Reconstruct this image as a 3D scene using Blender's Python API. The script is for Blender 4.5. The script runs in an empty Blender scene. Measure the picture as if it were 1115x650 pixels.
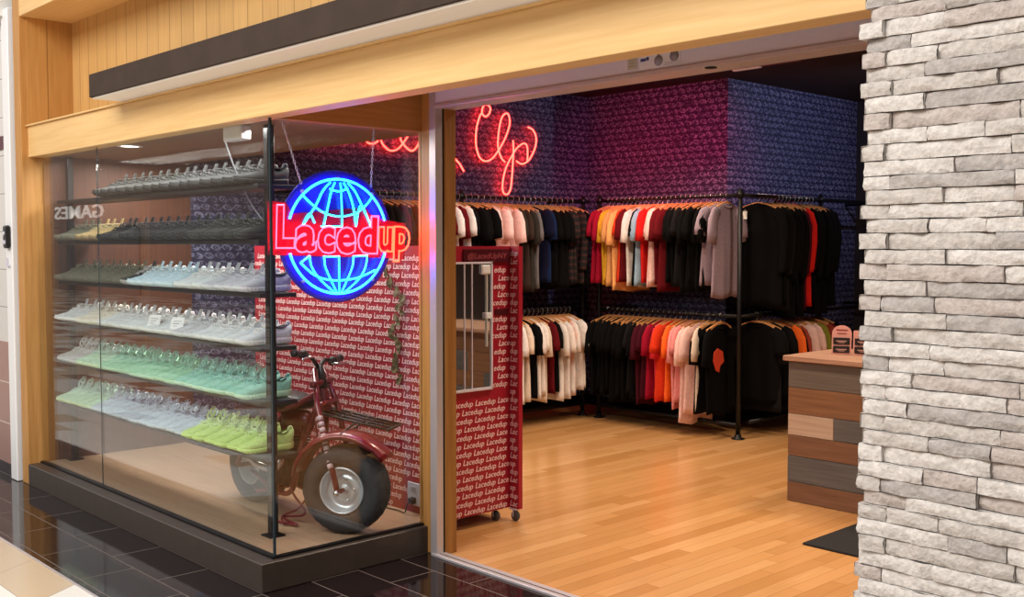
import bpy, math, random
from mathutils import Vector, Matrix
R=random.Random(7)
PI=math.pi
scene=bpy.context.scene
COL=scene.collection

# ------------------------------------------------------------------ colours and materials
def lin(c):
    return tuple(((x/255)/12.92 if x/255<=.04045 else ((x/255+.055)/1.055)**2.4) for x in c)+(1.0,)
MATS={}
def mat(name,rgb,rough=.6,metal=0,noise=.0,scale=20,bump=0,emit=0,ecol=None,stretch=None,coat=0,spec=.5,noise2=None):
    if name in MATS: return MATS[name]
    m=bpy.data.materials.new(name); m.use_nodes=True
    nt=m.node_tree; b=nt.nodes['Principled BSDF']
    b.inputs['Base Color'].default_value=lin(rgb)
    b.inputs['Roughness'].default_value=rough
    b.inputs['Metallic'].default_value=metal
    b.inputs['Specular IOR Level'].default_value=spec
    if coat: b.inputs['Coat Weight'].default_value=coat; b.inputs['Coat Roughness'].default_value=.08
    if noise or bump:
        tc=nt.nodes.new('ShaderNodeTexCoord'); mp=nt.nodes.new('ShaderNodeMapping')
        if stretch: mp.inputs['Scale'].default_value=stretch
        n=nt.nodes.new('ShaderNodeTexNoise'); n.inputs['Scale'].default_value=scale; n.inputs['Detail'].default_value=5
        nt.links.new(tc.outputs['Object'],mp.inputs[0]); nt.links.new(mp.outputs[0],n.inputs['Vector'])
        if noise:
            r=nt.nodes.new('ShaderNodeMix'); r.data_type='RGBA'
            a=lin(rgb); lo=tuple(x*(1-noise) for x in a[:3])+(1,); hi=tuple(min(1,x*(1+noise)) for x in a[:3])+(1,)
            if noise2: lo=lin(noise2)
            r.inputs[6].default_value=lo; r.inputs[7].default_value=hi
            cr=nt.nodes.new('ShaderNodeMapRange'); cr.inputs[1].default_value=.3; cr.inputs[2].default_value=.7
            nt.links.new(n.outputs['Fac'],cr.inputs[0]); nt.links.new(cr.outputs[0],r.inputs[0])
            nt.links.new(r.outputs[2],b.inputs['Base Color'])
        if bump:
            bp=nt.nodes.new('ShaderNodeBump'); bp.inputs['Strength'].default_value=bump; bp.inputs['Distance'].default_value=.01
            nt.links.new(n.outputs['Fac'],bp.inputs['Height']); nt.links.new(bp.outputs[0],b.inputs['Normal'])
    if emit:
        b.inputs['Emission Color'].default_value=lin(ecol or rgb); b.inputs['Emission Strength'].default_value=emit
    MATS[name]=m
    return m

class NB:
    """small node builder"""
    def __init__(s,name):
        s.m=bpy.data.materials.new(name); s.m.use_nodes=True; s.nt=s.m.node_tree; s.b=s.nt.nodes['Principled BSDF']; MATS[name]=s.m
    def n(s,t,**k):
        o=s.nt.nodes.new(t)
        for a,v in k.items(): setattr(o,a,v)
        return o
    def l(s,a,b): s.nt.links.new(a,b)
    def math(s,op,a,b=None,c=None):
        o=s.n('ShaderNodeMath',operation=op)
        for i,x in enumerate((a,b,c)):
            if x is None: continue
            if isinstance(x,(int,float)): o.inputs[i].default_value=x
            else: s.l(x,o.inputs[i])
        return o.outputs[0]
    def mix(s,f,a,b):
        o=s.n('ShaderNodeMix',data_type='RGBA')
        for i,x in ((0,f),(6,a),(7,b)):
            if isinstance(x,(tuple,float,int)): o.inputs[i].default_value=x
            else: s.l(x,o.inputs[i])
        return o.outputs[2]
    def xyz(s):
        tc=s.n('ShaderNodeTexCoord'); sp=s.n('ShaderNodeSeparateXYZ'); s.l(tc.outputs['Object'],sp.inputs[0])
        s.vec=tc.outputs['Object']
        return sp.outputs[0],sp.outputs[1],sp.outputs[2]
    def noise(s,scale,stretch=(1,1,1),detail=4):
        mp=s.n('ShaderNodeMapping'); mp.inputs['Scale'].default_value=stretch; s.l(s.vec,mp.inputs[0])
        o=s.n('ShaderNodeTexNoise'); o.inputs['Scale'].default_value=scale; o.inputs['Detail'].default_value=detail
        s.l(mp.outputs[0],o.inputs['Vector']); return o.outputs['Fac']
    def rng(s,x,a,b,c=0,d=1):
        o=s.n('ShaderNodeMapRange'); s.l(x,o.inputs[0])
        for i,v in ((1,a),(2,b),(3,c),(4,d)): o.inputs[i].default_value=v
        return o.outputs[0]

def wallpaper(name,axis,dark=(34,33,66),light=(130,132,164)):
    """dark blue paper with rows of small overlapping open rings"""
    k=NB(name); x,y,z=k.xyz(); u=x if axis=='x' else y
    P,Q=.088,.060
    v=k.math('DIVIDE',z,Q); row=k.math('FLOOR',v); fv=k.math('SUBTRACT',k.math('FRACT',v),.5)
    uu=k.math('ADD',k.math('DIVIDE',u,P),k.math('MULTIPLY',row,.37))
    fu=k.math('SUBTRACT',k.math('FRACT',uu),.5)
    # leaning ring
    a=k.math('ADD',fu,k.math('MULTIPLY',fv,.35))
    d=k.math('SQRT',k.math('ADD',k.math('MULTIPLY',a,a),k.math('MULTIPLY',k.math('MULTIPLY',fv,fv),1.25)))
    ring=k.math('LESS_THAN',k.math('ABSOLUTE',k.math('SUBTRACT',d,.36)),.075)
    # small comma inside and a sprig between
    a2=k.math('SUBTRACT',a,.08); d2=k.math('SQRT',k.math('ADD',k.math('MULTIPLY',a2,a2),k.math('MULTIPLY',fv,fv)))
    dot=k.math('LESS_THAN',k.math('ABSOLUTE',k.math('SUBTRACT',d2,.14)),.06)
    uu3=k.math('SUBTRACT',k.math('FRACT',k.math('ADD',uu,.5)),.5)
    bar=k.math('LESS_THAN',k.math('ADD',k.math('ABSOLUTE',k.math('SUBTRACT',uu3,k.math('MULTIPLY',fv,.6))),k.math('MULTIPLY',k.math('ABSOLUTE',fv),.12)),.06)
    n=k.noise(38); nm=k.rng(n,.36,.64)
    f=k.math('MULTIPLY',k.math('MAXIMUM',ring,k.math('MAXIMUM',dot,bar)),nm)
    c=k.mix(f,lin(dark),lin(light)); k.l(c,k.b.inputs['Base Color'])
    k.b.inputs['Roughness'].default_value=.55
    return k.m
def planks(name,along,width,length,cols,rough=.3,gap=.003,bump=True,grain=1.0):
    k=NB(name); x,y,z=k.xyz()
    u,v={'y':(x,y),'x':(y,x),'z':(x,z)}[along]
    ui=k.math('DIVIDE',u,width); i=k.math('FLOOR',ui); fu=k.math('FRACT',ui)
    w=k.n('ShaderNodeTexWhiteNoise',noise_dimensions='1D'); k.l(i,w.inputs['W'])
    vi=k.math('ADD',k.math('DIVIDE',v,length),k.math('MULTIPLY',w.outputs[0],7.3)); j=k.math('FLOOR',vi); fv=k.math('FRACT',vi)
    cb=k.n('ShaderNodeCombineXYZ'); k.l(i,cb.inputs[0]); k.l(j,cb.inputs[1])
    w2=k.n('ShaderNodeTexWhiteNoise',noise_dimensions='3D'); k.l(cb.outputs[0],w2.inputs['Vector'])
    st={'y':(18,1.2,1),'x':(1.2,18,1),'z':(18,1,1.2)}[along]
    n=k.noise(4,st,6)
    cr=k.n('ShaderNodeValToRGB'); cr.color_ramp.elements.remove(cr.color_ramp.elements[1])
    for t,c in enumerate(cols):
        e=cr.color_ramp.elements[0] if t==0 else cr.color_ramp.elements.new(t/(len(cols)-1))
        e.position=t/(len(cols)-1); e.color=lin(c)
    t=k.math('ADD',k.math('MULTIPLY',w2.outputs[0],.7),k.math('MULTIPLY',k.math('SUBTRACT',n,.3),.22*grain))
    k.l(t,cr.inputs[0])
    g1=k.math('LESS_THAN',k.math('MULTIPLY',fu,width),gap); g2=k.math('LESS_THAN',k.math('MULTIPLY',fv,length),gap)
    g=k.math('MAXIMUM',g1,g2)
    c=k.mix(k.math('MULTIPLY',g,.45),cr.outputs[0],lin((70,42,20)))
    k.l(c,k.b.inputs['Base Color']); k.b.inputs['Roughness'].default_value=rough
    return k.m
def wood(name,rgb,rgb2,axis='z',rough=.45,scale=3.5,groove=None,spec=.4):
    k=NB(name); x,y,z=k.xyz()
    st={'z':(16,16,.7),'x':(.7,16,16),'y':(16,.7,16)}[axis]
    n=k.rng(k.noise(scale,st,7),.3,.7)
    c=k.mix(n,lin(rgb2),lin(rgb))
    if groove:
        ax,p=groove; u={'x':x,'y':y,'z':z}[ax]
        g=k.math('LESS_THAN',k.math('MULTIPLY',k.math('FRACT',k.math('DIVIDE',u,p)),p),.007)
        i=k.math('FLOOR',k.math('DIVIDE',u,p)); w=k.n('ShaderNodeTexWhiteNoise',noise_dimensions='1D'); k.l(i,w.inputs['W'])
        c=k.mix(k.math('MULTIPLY',w.outputs[0],.3),c,lin(tuple(int(q*.86) for q in rgb2)))
        c=k.mix(k.math('MULTIPLY',g,.6),c,lin((112,72,34)))
    k.l(c,k.b.inputs['Base Color']); k.b.inputs['Roughness'].default_value=rough; k.b.inputs['Specular IOR Level'].default_value=spec
    return k.m
def tiles(name,w,h,ox,oy,c1,c2,grout,rough,gw=.006,running=False,axes='xy',bump=.0):
    k=NB(name); x,y,z=k.xyz(); m={'x':x,'y':y,'z':z}
    u=k.math('DIVIDE',k.math('SUBTRACT',m[axes[0]],ox),w); v=k.math('DIVIDE',k.math('SUBTRACT',m[axes[1]],oy),h)
    j=k.math('FLOOR',v)
    if running: u=k.math('ADD',u,k.math('MULTIPLY',j,.5))
    i=k.math('FLOOR',u); fu=k.math('FRACT',u); fv=k.math('FRACT',v)
    g=k.math('MAXIMUM',k.math('LESS_THAN',k.math('MULTIPLY',fu,w),gw),k.math('LESS_THAN',k.math('MULTIPLY',fv,h),gw))
    cb=k.n('ShaderNodeCombineXYZ'); k.l(i,cb.inputs[0]); k.l(j,cb.inputs[1])
    wn=k.n('ShaderNodeTexWhiteNoise',noise_dimensions='3D'); k.l(cb.outputs[0],wn.inputs['Vector'])
    n=k.noise(60); t=k.math('ADD',k.math('MULTIPLY',wn.outputs[0],.6),k.math('MULTIPLY',n,.5))
    c=k.mix(t,lin(c1),lin(c2)); c=k.mix(g,c,lin(grout)); k.l(c,k.b.inputs['Base Color'])
    rr=k.math('ADD',rough,k.math('MULTIPLY',g,.4)); k.l(rr,k.b.inputs['Roughness'])
    return k.m

# ------------------------------------------------------------------ mesh helpers
class MB:
    def __init__(s): s.v=[]; s.f=[]; s.m=[]; s.s=[]
    def add(s,vs,fs,m=0,smooth=False):
        o=len(s.v); s.v+= [tuple(p) for p in vs]
        for q in fs: s.f.append(tuple(i+o for i in q)); s.m.append(m); s.s.append(smooth)
    def box(s,x0,x1,y0,y1,z0,z1,m=0,c=0):
        """box, with optional chamfer c on the twelve edges"""
        if c<=0:
            vs=[(x,y,z) for x in (x0,x1) for y in (y0,y1) for z in (z0,z1)]
            fs=[(0,1,3,2),(4,6,7,5),(0,4,5,1),(2,3,7,6),(0,2,6,4),(1,5,7,3)]
            s.add(vs,fs,m); return
        vs=[];idx={}
        X=(x0,x1);Y=(y0,y1);Z=(z0,z1); sg=(1,-1)
        for a in (0,1):
            for b in (0,1):
                for d in (0,1):
                    x,y,z=X[a],Y[b],Z[d]
                    idx[a,b,d,0]=len(vs); vs.append((x,y+sg[b]*c,z+sg[d]*c))
                    idx[a,b,d,1]=len(vs); vs.append((x+sg[a]*c,y,z+sg[d]*c))
                    idx[a,b,d,2]=len(vs); vs.append((x+sg[a]*c,y+sg[b]*c,z))
        I=idx; fs=[]
        for a in (0,1):
            q=[I[a,0,0,0],I[a,0,1,0],I[a,1,1,0],I[a,1,0,0]]; fs.append(q if a==0 else q[::-1])
            q=[I[0,a,0,1],I[1,a,0,1],I[1,a,1,1],I[0,a,1,1]]; fs.append(q if a==0 else q[::-1])
            q=[I[0,0,a,2],I[0,1,a,2],I[1,1,a,2],I[1,0,a,2]]; fs.append(q if a==0 else q[::-1])
        for a in (0,1):
            for b in (0,1):
                f=(a+b)%2
                q=[I[a,b,0,0],I[a,b,0,1],I[a,b,1,1],I[a,b,1,0]]; fs.append(q if f else q[::-1])
                q=[I[a,0,b,0],I[a,1,b,0],I[a,1,b,2],I[a,0,b,2]]; fs.append(q if f else q[::-1])
                q=[I[0,a,b,1],I[1,a,b,1],I[1,a,b,2],I[0,a,b,2]]; fs.append(q[::-1] if f else q)
                for d in (0,1):
                    q=[I[a,b,d,0],I[a,b,d,1],I[a,b,d,2]]; fs.append(q if (a+b+d)%2 else q[::-1])
        s.add(vs,fs,m)
    def loft(s,rings,m=0,cap=True,smooth=True,close=False,open_ring=False):
        n=len(rings[0]); vs=[p for r in rings for p in r]; fs=[]
        K=len(rings)
        for i in range(K if close else K-1):
            a=i*n; b=((i+1)%K)*n
            for j in range(n-1 if open_ring else n):
                k=(j+1)%n
                fs.append((a+j,a+k,b+k,b+j))
        if cap and not close and not open_ring:
            fs.append(tuple(range(n))[::-1]); fs.append(tuple((K-1)*n+j for j in range(n)))
        s.add(vs,fs,m,smooth)
    def tube(s,pts,r,n=8,m=0,closed=False,cap=True):
        P=[Vector(p) for p in pts]; K=len(P); rings=[]; prev=None
        for i in range(K):
            if closed: t=(P[(i+1)%K]-P[i-1])
            else: t=(P[min(i+1,K-1)]-P[max(i-1,0)])
            if t.length<1e-9: t=Vector((0,0,1))
            t.normalize()
            if prev is None:
                a=Vector((0,0,1)) if abs(t.z)<.9 else Vector((1,0,0))
                u=t.cross(a).normalized()
            else:
                u=(prev-t*prev.dot(t)); u=u.normalized() if u.length>1e-6 else t.orthogonal().normalized()
            prev=u; w=t.cross(u)
            rr=r[i] if isinstance(r,(list,tuple)) else r
            rings.append([P[i]+(u*math.cos(2*PI*j/n)+w*math.sin(2*PI*j/n))*rr for j in range(n)])
        s.loft(rings,m,cap=cap,close=closed)
    def lathe(s,prof,o,axis,n=24,m=0,closed=False,smooth=True):
        """prof: (r, h) along axis from o"""
        ax=Vector(axis).normalized(); u=ax.orthogonal().normalized(); w=ax.cross(u); o=Vector(o)
        rings=[[o+ax*h+(u*math.cos(2*PI*j/n)+w*math.sin(2*PI*j/n))*max(r,1e-4) for j in range(n)] for r,h in prof]
        s.loft(rings,m,cap=not closed,close=closed,smooth=smooth)
    def prism(s,poly,o,ux,uy,d,m=0):
        """polygon in the plane (ux,uy) at o, pushed by vector d"""
        o=Vector(o);ux=Vector(ux);uy=Vector(uy);d=Vector(d)
        a=[o+ux*p[0]+uy*p[1] for p in poly]; b=[p+d for p in a]; n=len(a)
        fs=[tuple(range(n))[::-1],tuple(range(n,2*n))]+[(i,(i+1)%n,n+(i+1)%n,n+i) for i in range(n)]
        s.add(a+b,fs,m)
    def mesh(s,vs,fs,mtx,m=0,smooth=False): s.add([mtx@Vector(p) for p in vs],fs,m,smooth)
    def data(s,name,mats):
        me=bpy.data.meshes.new(name); me.from_pydata(s.v,[],s.f)
        for x in (mats if isinstance(mats,(list,tuple)) else [mats]): me.materials.append(x)
        me.polygons.foreach_set('material_index',s.m); me.polygons.foreach_set('use_smooth',s.s); me.update()
        return me
    def build(s,name,mats,parent=None,loc=(0,0,0)):
        o=bpy.data.objects.new(name,s.data(name,mats)); COL.objects.link(o); o.location=loc
        if parent: o.parent=parent
        return o

def tag(o,label=None,cat=None,group=None,kind=None):
    if label: o['label']=label
    if cat: o['category']=cat
    if group: o['group']=group
    if kind: o['kind']=kind
    return o
def thing(name,label,cat,loc=(0,0,0),rz=0,group=None):
    o=bpy.data.objects.new(name,None); COL.objects.link(o); o.location=loc; o.rotation_euler=(0,0,rz); o.empty_display_size=.1
    return tag(o,label,cat,group)
def struct(name,mb,mats,parent=None): return tag(mb.build(name,mats,parent),kind='structure')
def sbox(name,x0,x1,y0,y1,z0,z1,m,c=0,parent=None):
    b=MB(); b.box(x0,x1,y0,y1,z0,z1,0,c); return struct(name,b,m,parent)
def dup(root,loc=None,rz=None,label=None,group=None,mats=None):
    """copy of a thing with copies of its parts and sub-parts; mats: part base name -> material"""
    def base(n): return n.split('.')[0]
    def cp(o,par):
        c=o.copy(); COL.objects.link(c)
        if par is not None: c.parent=par
        for ch in kids.get(o.name,[]): cp(ch,c)
        return c
    r=cp(root,None)
    if loc is not None: r.location=loc
    if rz is not None: r.rotation_euler=(0,0,rz)
    if label: r['label']=label
    if group: r['group']=group
    return r
kids={}
def register(root):
    """remember a prototype's children so copying needs no scan of the scene"""
    for ch in root.children:
        kids.setdefault(root.name,[]).append(ch); register(ch)
def paint(root,table):
    """give a copy its own colours without touching the shared mesh"""
    todo=[root]
    while todo:
        o=todo.pop(); b=o.name.split('.')[0]
        if b in table and o.type=='MESH':
            o.material_slots[0].link='OBJECT'; o.material_slots[0].material=table[b]
        todo+=list(COPYKIDS.get(o.name,[]))
COPYKIDS={}
def clone(root,loc,rz,label,group,table):
    def cp(o,par):
        c=o.copy(); COL.objects.link(c)
        if par is not None: c.parent=par; COPYKIDS.setdefault(par.name,[]).append(c)
        b=o.name.split('.')[0]
        if b in table and c.type=='MESH':
            c.material_slots[0].link='OBJECT'; c.material_slots[0].material=table[b]
        for ch in kids.get(o.name,[]): cp(ch,c)
        return c
    r=cp(root,None); r.location=loc; r.rotation_euler=(0,0,rz)
    r['label']=label; r['group']=group
    return r

# text -> mesh
TX={}
def text(body,extrude=.0,shear=.0,offset=0.0,res=2,outline=0.0):
    key=(body,extrude,shear,offset,res,outline)
    if key in TX: return TX[key]
    cu=bpy.data.curves.new('t','FONT'); cu.body=body; cu.size=1; cu.extrude=extrude; cu.shear=shear; cu.offset=offset; cu.resolution_u=res
    if outline: cu.fill_mode='NONE'; cu.bevel_depth=outline; cu.bevel_resolution=2
    o=bpy.data.objects.new('t',cu); COL.objects.link(o)
    dg=bpy.context.evaluated_depsgraph_get(); dg.update()
    me=bpy.data.meshes.new_from_object(o.evaluated_get(dg))
    vs=[tuple(v.co) for v in me.vertices]; fs=[tuple(p.vertices) for p in me.polygons]
    bpy.data.objects.remove(o); bpy.data.curves.remove(cu); bpy.data.meshes.remove(me)
    xs=[v[0] for v in vs]; ys=[v[1] for v in vs]
    TX[key]=(vs,fs,min(xs),max(xs),min(ys),max(ys)); return TX[key]
def frame(o,ux,uy):
    ux=Vector(ux).normalized(); uy=Vector(uy).normalized(); uz=ux.cross(uy)
    return Matrix(((ux.x,uy.x,uz.x,o[0]),(ux.y,uy.y,uz.y,o[1]),(ux.z,uy.z,uz.z,o[2]),(0,0,0,1)))
def put_text(mb,body,mtx,x,y,size,m=0,width=None,**k):
    vs,fs,a,b,c,d=text(body,**k)
    sx=size if width is None else width/(b-a)
    mb.mesh([((p[0]-a)*sx+x,p[1]*size+y,p[2]*size) for p in vs],fs,mtx,m)
def spline(pts,n=8,closed=False):
    P=[Vector(p) for p in pts]; out=[]; K=len(P)
    for i in range(K if closed else K-1):
        if closed: p0,p1,p2,p3=P[i-1],P[i],P[(i+1)%K],P[(i+2)%K]
        else: p0,p1,p2,p3=P[max(i-1,0)],P[i],P[i+1],P[min(i+2,K-1)]
        for j in range(n):
            t=j/n
            out.append(.5*((2*p1)+(p2-p0)*t+(2*p0-5*p1+4*p2-p3)*t*t+(3*p1-p0-3*p2+p3)*t**3))
    if not closed: out.append(P[-1])
    return out
# ================================================================== SETTING
YW,XW,XC,ZC=7.85,-7.25,-5.56,3.09
maple=wood('maple_veneer',(232,194,134),(220,178,116),'x')
maple_v=wood('maple_boards',(218,174,110),(204,158,94),'z',groove=('x',.15))
maple_y=wood('maple_boards_return',(200,150,84),(184,132,70),'z',groove=('y',.2))
jambwood=wood('jamb_wood',(198,146,82),(176,122,62),'z')
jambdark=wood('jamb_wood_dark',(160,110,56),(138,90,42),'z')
soffitwood=wood('soffit_wood',(186,136,78),(170,120,66),'y')
brown=wood('brown_panelling',(104,64,46),(84,50,36),'z',rough=.5,groove=('y',.36))
whitepaint=mat('white_painted_metal',(236,236,236),.45)
alu=mat('brushed_aluminium',(208,203,216),.45,.05,noise=.06,scale=30,stretch=(1,30,30))
aludark=mat('aluminium_edge',(200,192,194),.35,.45)
blackgap=mat('black_gap',(14,13,13),.8)
plinthm=mat('plinth_laminate',(62,52,46),.42,noise=.12,scale=14)
plinthtop=wood('plinth_floor',(178,146,118),(162,132,106),'x',rough=.4)
blackmetal=mat('black_metal',(16,16,18),.4,.3)
paperX=wallpaper('wallpaper_back','x'); paperY=wallpaper('wallpaper_side','y')
floorm=planks('maple_floor','y',.083,1.1,[(192,138,84),(202,150,96),(184,131,77),(210,160,107),(196,144,88)],rough=.2)
blacktile=tiles('black_granite_tile',.53,.265,-4.0,2.425,(20,13,15),(34,25,26),(104,92,86),.07,.006,True)
darkceil=mat('dark_ceiling',(38,20,18),.8)
tilew=tiles('white_wall_tile',.61,.263,-7.6,.12,(212,208,202),(222,219,214),(150,146,142),.3,.006,False,'xz')
tilep=tiles('rose_wall_tile',.61,.29,-7.6,.06,(156,118,108),(168,130,120),(214,196,188),.3,.008,False,'xz')
plaster=mat('white_plaster',(226,224,218),.7)
maroon=mat('maroon_band',(92,44,50),.4)

# store floor, mall floors
sbox('floor',-7.6,1.2,3.43,10.6,-.06,0,floorm)
sbox('floor_granite',-14,4,1.86,3.44,-.06,-.0005,blacktile)
k=NB('mall_terrazzo'); x,y,z=k.xyz()
a=k.math('DIVIDE',k.math('ADD',x,k.math('MULTIPLY',y,.62)),.55); b=k.math('DIVIDE',k.math('SUBTRACT',y,1.86),.27)
i=k.math('ADD',k.math('FLOOR',a),41); j=k.math('FLOOR',b)
cb=k.n('ShaderNodeCombineXYZ'); k.l(i,cb.inputs[0]); k.l(j,cb.inputs[1]); wn=k.n('ShaderNodeTexWhiteNoise',noise_dimensions='3D'); k.l(cb.outputs[0],wn.inputs['Vector'])
g=k.math('MAXIMUM',k.math('LESS_THAN',k.math('FRACT',a),.008),k.math('LESS_THAN',k.math('FRACT',b),.012))
cr=k.n('ShaderNodeValToRGB'); cr.color_ramp.interpolation='CONSTANT'
cr.color_ramp.elements[0].color=lin((232,228,220)); cr.color_ramp.elements[1].position=.40; cr.color_ramp.elements[1].color=lin((200,178,150))
e=cr.color_ramp.elements.new(.76); e.color=lin((146,96,72))
k.l(k.math('MULTIPLY',wn.outputs[0],k.math('ADD',.62,k.math('MULTIPLY',.38,k.math('LESS_THAN',j,-3)))),cr.inputs[0]); c=k.mix(k.rng(k.noise(120),.3,.7,0,.12),cr.outputs[0],lin((150,136,120))); c=k.mix(g,c,lin((140,132,122)))
k.l(c,k.b.inputs['Base Color']); k.b.inputs['Roughness'].default_value=.22
sbox('floor_mall',-44,14,-9.5,1.86,-.06,.001,k.m)
sbox('trim_1',-14,4,1.848,1.862,-.05,.002,aludark)

# display platform
b=MB(); b.box(-7.33,-4.265,2.425,3.56,0,.138,0,.004); struct('plinth',b,plinthm)
b=MB(); b.box(-7.30,-4.33,2.535,3.54,.138,.146,0); struct('plinth_deck',b,plinthtop)
# facade
sbox('trim_2',-7.33,.6,2.47,2.57,2.19,2.392,maple,.002)           # fascia beam
sbox('trim_3',-7.33,.6,2.455,2.78,2.392,2.402,maple,.001)            # ledge over the beam
b=MB(); b.box(-7.33,.6,2.77,2.85,2.402,3.12); struct('wall_niche',b,maple_v)
b=MB(); b.box(-7.445,-7.33,2.425,2.85,0,3.3,0,.004); struct('trim_4',b,jambwood)
b=MB(); b.box(-7.336,-7.322,2.47,2.77,2.402,3.11); struct('trim_5',b,maple_y)
b=MB(); b.box(-7.33,.6,2.43,2.85,3.11,3.3,0,.003); struct('trim_6',b,maple)
b=MB(); b.box(-7.475,-7.445,2.47,2.6,0,3.3); struct('trim_7',b,blackgap)
b=MB(); b.box(-7.60,-7.475,2.40,2.6,0,3.19,0,.006); struct('trim_8',b,whitepaint)
b=MB(); b.box(-14,-7.6,2.45,2.6,.93,2.27,0); b.box(-14,-7.6,2.45,2.6,2.36,3.12,0); b.box(-14,-7.6,2.45,2.6,.07,.93,1); b.box(-14,-7.6,2.44,2.6,2.27,2.36,2); b.box(-14,-7.6,2.445,2.6,0,.07,3)
struct('wall_mall',b,[tilew,tilep,maroon,mat('dark_base',(40,32,34),.3)])
sbox('trim_9',-14,-7.55,2.36,2.6,3.14,3.9,plaster,.004)
sbox('wall_upper',-7.6,4,2.43,2.6,3.3,4.2,plaster)
# soffit, bulkheads, display ceiling
sbox('ceiling_entry',-4.36,.6,2.57,3.5,2.40,2.44,soffitwood)
sbox('wall_bulkhead',-4.36,-4.30,2.57,3.40,2.19,2.40,soffitwood)
sbox('ceiling_display',-7.33,-4.36,2.57,3.56,2.2,2.26,wood('display_ceiling',(150,116,84),(132,100,70),'x',rough=.5))
sbox('wall_header',-7.3,-4.35,3.5,3.56,2.26,3.12,darkceil); sbox('wall_lintel',-4.35,.6,3.505,3.56,2.315,3.12,darkceil)
sbox('wall_display',-7.36,-7.30,2.56,3.6,.1,2.2,brown)
# entrance jamb and track
b=MB(); b.box(-4.335,-4.225,3.40,3.56,.0,2.42,0,.003); struct('trim_10',b,jambwood)
b=MB(); b.box(-4.225,-4.172,3.385,3.43,0,2.40,0,.002); b.box(-4.225,-4.176,3.43,3.441,0,2.4,1); struct('trim_11',b,[aludark,blackgap])
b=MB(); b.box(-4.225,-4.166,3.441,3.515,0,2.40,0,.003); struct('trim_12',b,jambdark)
b=MB(); b.box(-4.17,.4,3.385,3.50,2.312,2.395,0); b.box(-4.17,.4,3.372,3.51,2.296,2.314,1,.002); b.box(-4.17,.4,3.37,3.385,2.388,2.40,1)
for u,h in ((-2.49,.024),): b.lathe([(.0,0),(h,0),(h,.004),(0,.004)],(u,3.40,2.293),(0,0,1),16,2)
struct('trim_13',b,[alu,aludark,blackgap])
b=MB(); b.box(-4.21,.4,3.375,3.445,-.01,.012,0,.003); b.box(-4.21,.4,3.40,3.408,.008,.0125,1); struct('trim_14',b,[aludark,blackgap])
# store shell
sbox('wall_left',XW-.08,XW,3.6,YW+.08,0,ZC,paperY)
sbox('wall_back',XW-.08,XC,YW,YW+.08,0,ZC,paperX)
sbox('wall_alcove',XC-.08,XC,YW+.08,10.12,0,ZC,paperY)
sbox('wall_rear',XC-.08,1.2,10.12,10.2,0,ZC,mat('rear_wall_grey',(52,46,50),.7))
sbox('wall_right',.6,.68,2.8,10.2,0,ZC,mat('right_wall_grey',(120,116,116),.7))
sbox('ceiling',-7.4,1.2,3.5,10.3,ZC,ZC+.08,darkceil)
sbox('baseboard_left',XW,XW+.02,3.6,YW,0,.1,blackmetal)
sbox('baseboard_back',XW,XC+.02,YW-.02,YW,0,.1,blackmetal)
sbox('baseboard_alcove',XC,XC+.02,YW,10.1,0,.1,blackmetal)
# mall beyond the camera: far walls that the glass mirrors
sbox('wall_opposite',-44,14,-9.6,-9.5,0,7.5,mat('mall_far_wall',(128,104,90),.6))
b=MB()
for x0,x1 in ((-40,-33),(-32.2,-25),(-24,-19),(-17,-12),(-10,-4),(-2,5)): b.box(x0,x1,-9.5,-9.44,0,2.5)
struct('wall_shopfronts',b,mat('mall_far_shopfront',(70,50,44),.4))
sg=thing('shop_sign','pale capital letters over the dark shopfront across the mall','sign',(-33.2,-8.4,2.5))
b=MB(); put_text(b,'GAMES',frame((-33.2,-8.4,2.52),(-1,0,0),(0,0,1)),0,0,.6,width=4.2,extrude=.03,offset=.01); 
b.v=[(p[0]+33.2,p[1]+8.4,p[2]-2.5) for p in b.v]; b.build('letters',mat('sign_white',(235,230,225),.5,emit=.55),sg)
b=MB(); b.box(-4.4,.2,-1.1,-.04,-.3,-.22); b.build('sign_bracket',mat('mall_far_shopfront',(70,50,44),.4),sg)

# glass: clear pane whose mirror strength grows with the grazing angle
k=NB('clear_glass'); k.nt.nodes.remove(k.b)
lw=k.n('ShaderNodeLayerWeight'); lw.inputs[0].default_value=.5
F=k.math('ADD',.05,k.math('MULTIPLY',.94,k.math('POWER',lw.outputs['Facing'],4.2)))
tr=k.n('ShaderNodeBsdfTransparent'); tr.inputs[0].default_value=(.965,.985,.975,1)
gl=k.n('ShaderNodeBsdfGlossy'); gl.inputs['Roughness'].default_value=.0; gl.inputs[0].default_value=(1,1,1,1)
mx=k.n('ShaderNodeMixShader'); k.l(F,mx.inputs[0]); k.l(tr.outputs[0],mx.inputs[1]); k.l(gl.outputs[0],mx.inputs[2])
k.l(mx.outputs[0],k.nt.nodes['Material Output'].inputs[0]); glass=k.m
edge=mat('glass_edge',(44,56,62),.15)
w=bpy.data.objects.new('window_1',None); COL.objects.link(w); w.location=(-5.8,2.52,.14); tag(w,kind='structure')
def pane(x0,x1,y0,y1,z0=.138,z1=2.19):
    b=MB(); b.box(x0+5.8,x1+5.8,y0-2.52,y1-2.52,z0-.14,z1-.14); o=b.build('pane',glass,w); o['kind']='structure'
pane(-7.33,-6.315,2.515,2.525); pane(-6.311,-4.322,2.515,2.525); pane(-4.316,-4.306,2.528,3.40)
b=MB(); b.box(-4.318+5.8,-4.306+5.8,-.004,.006,0,2.05); b.box(-6.3145+5.8,-6.3115+5.8,-.003,.003,0,2.05); b.build('glass_edge',edge,w)['kind']='structure'
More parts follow.
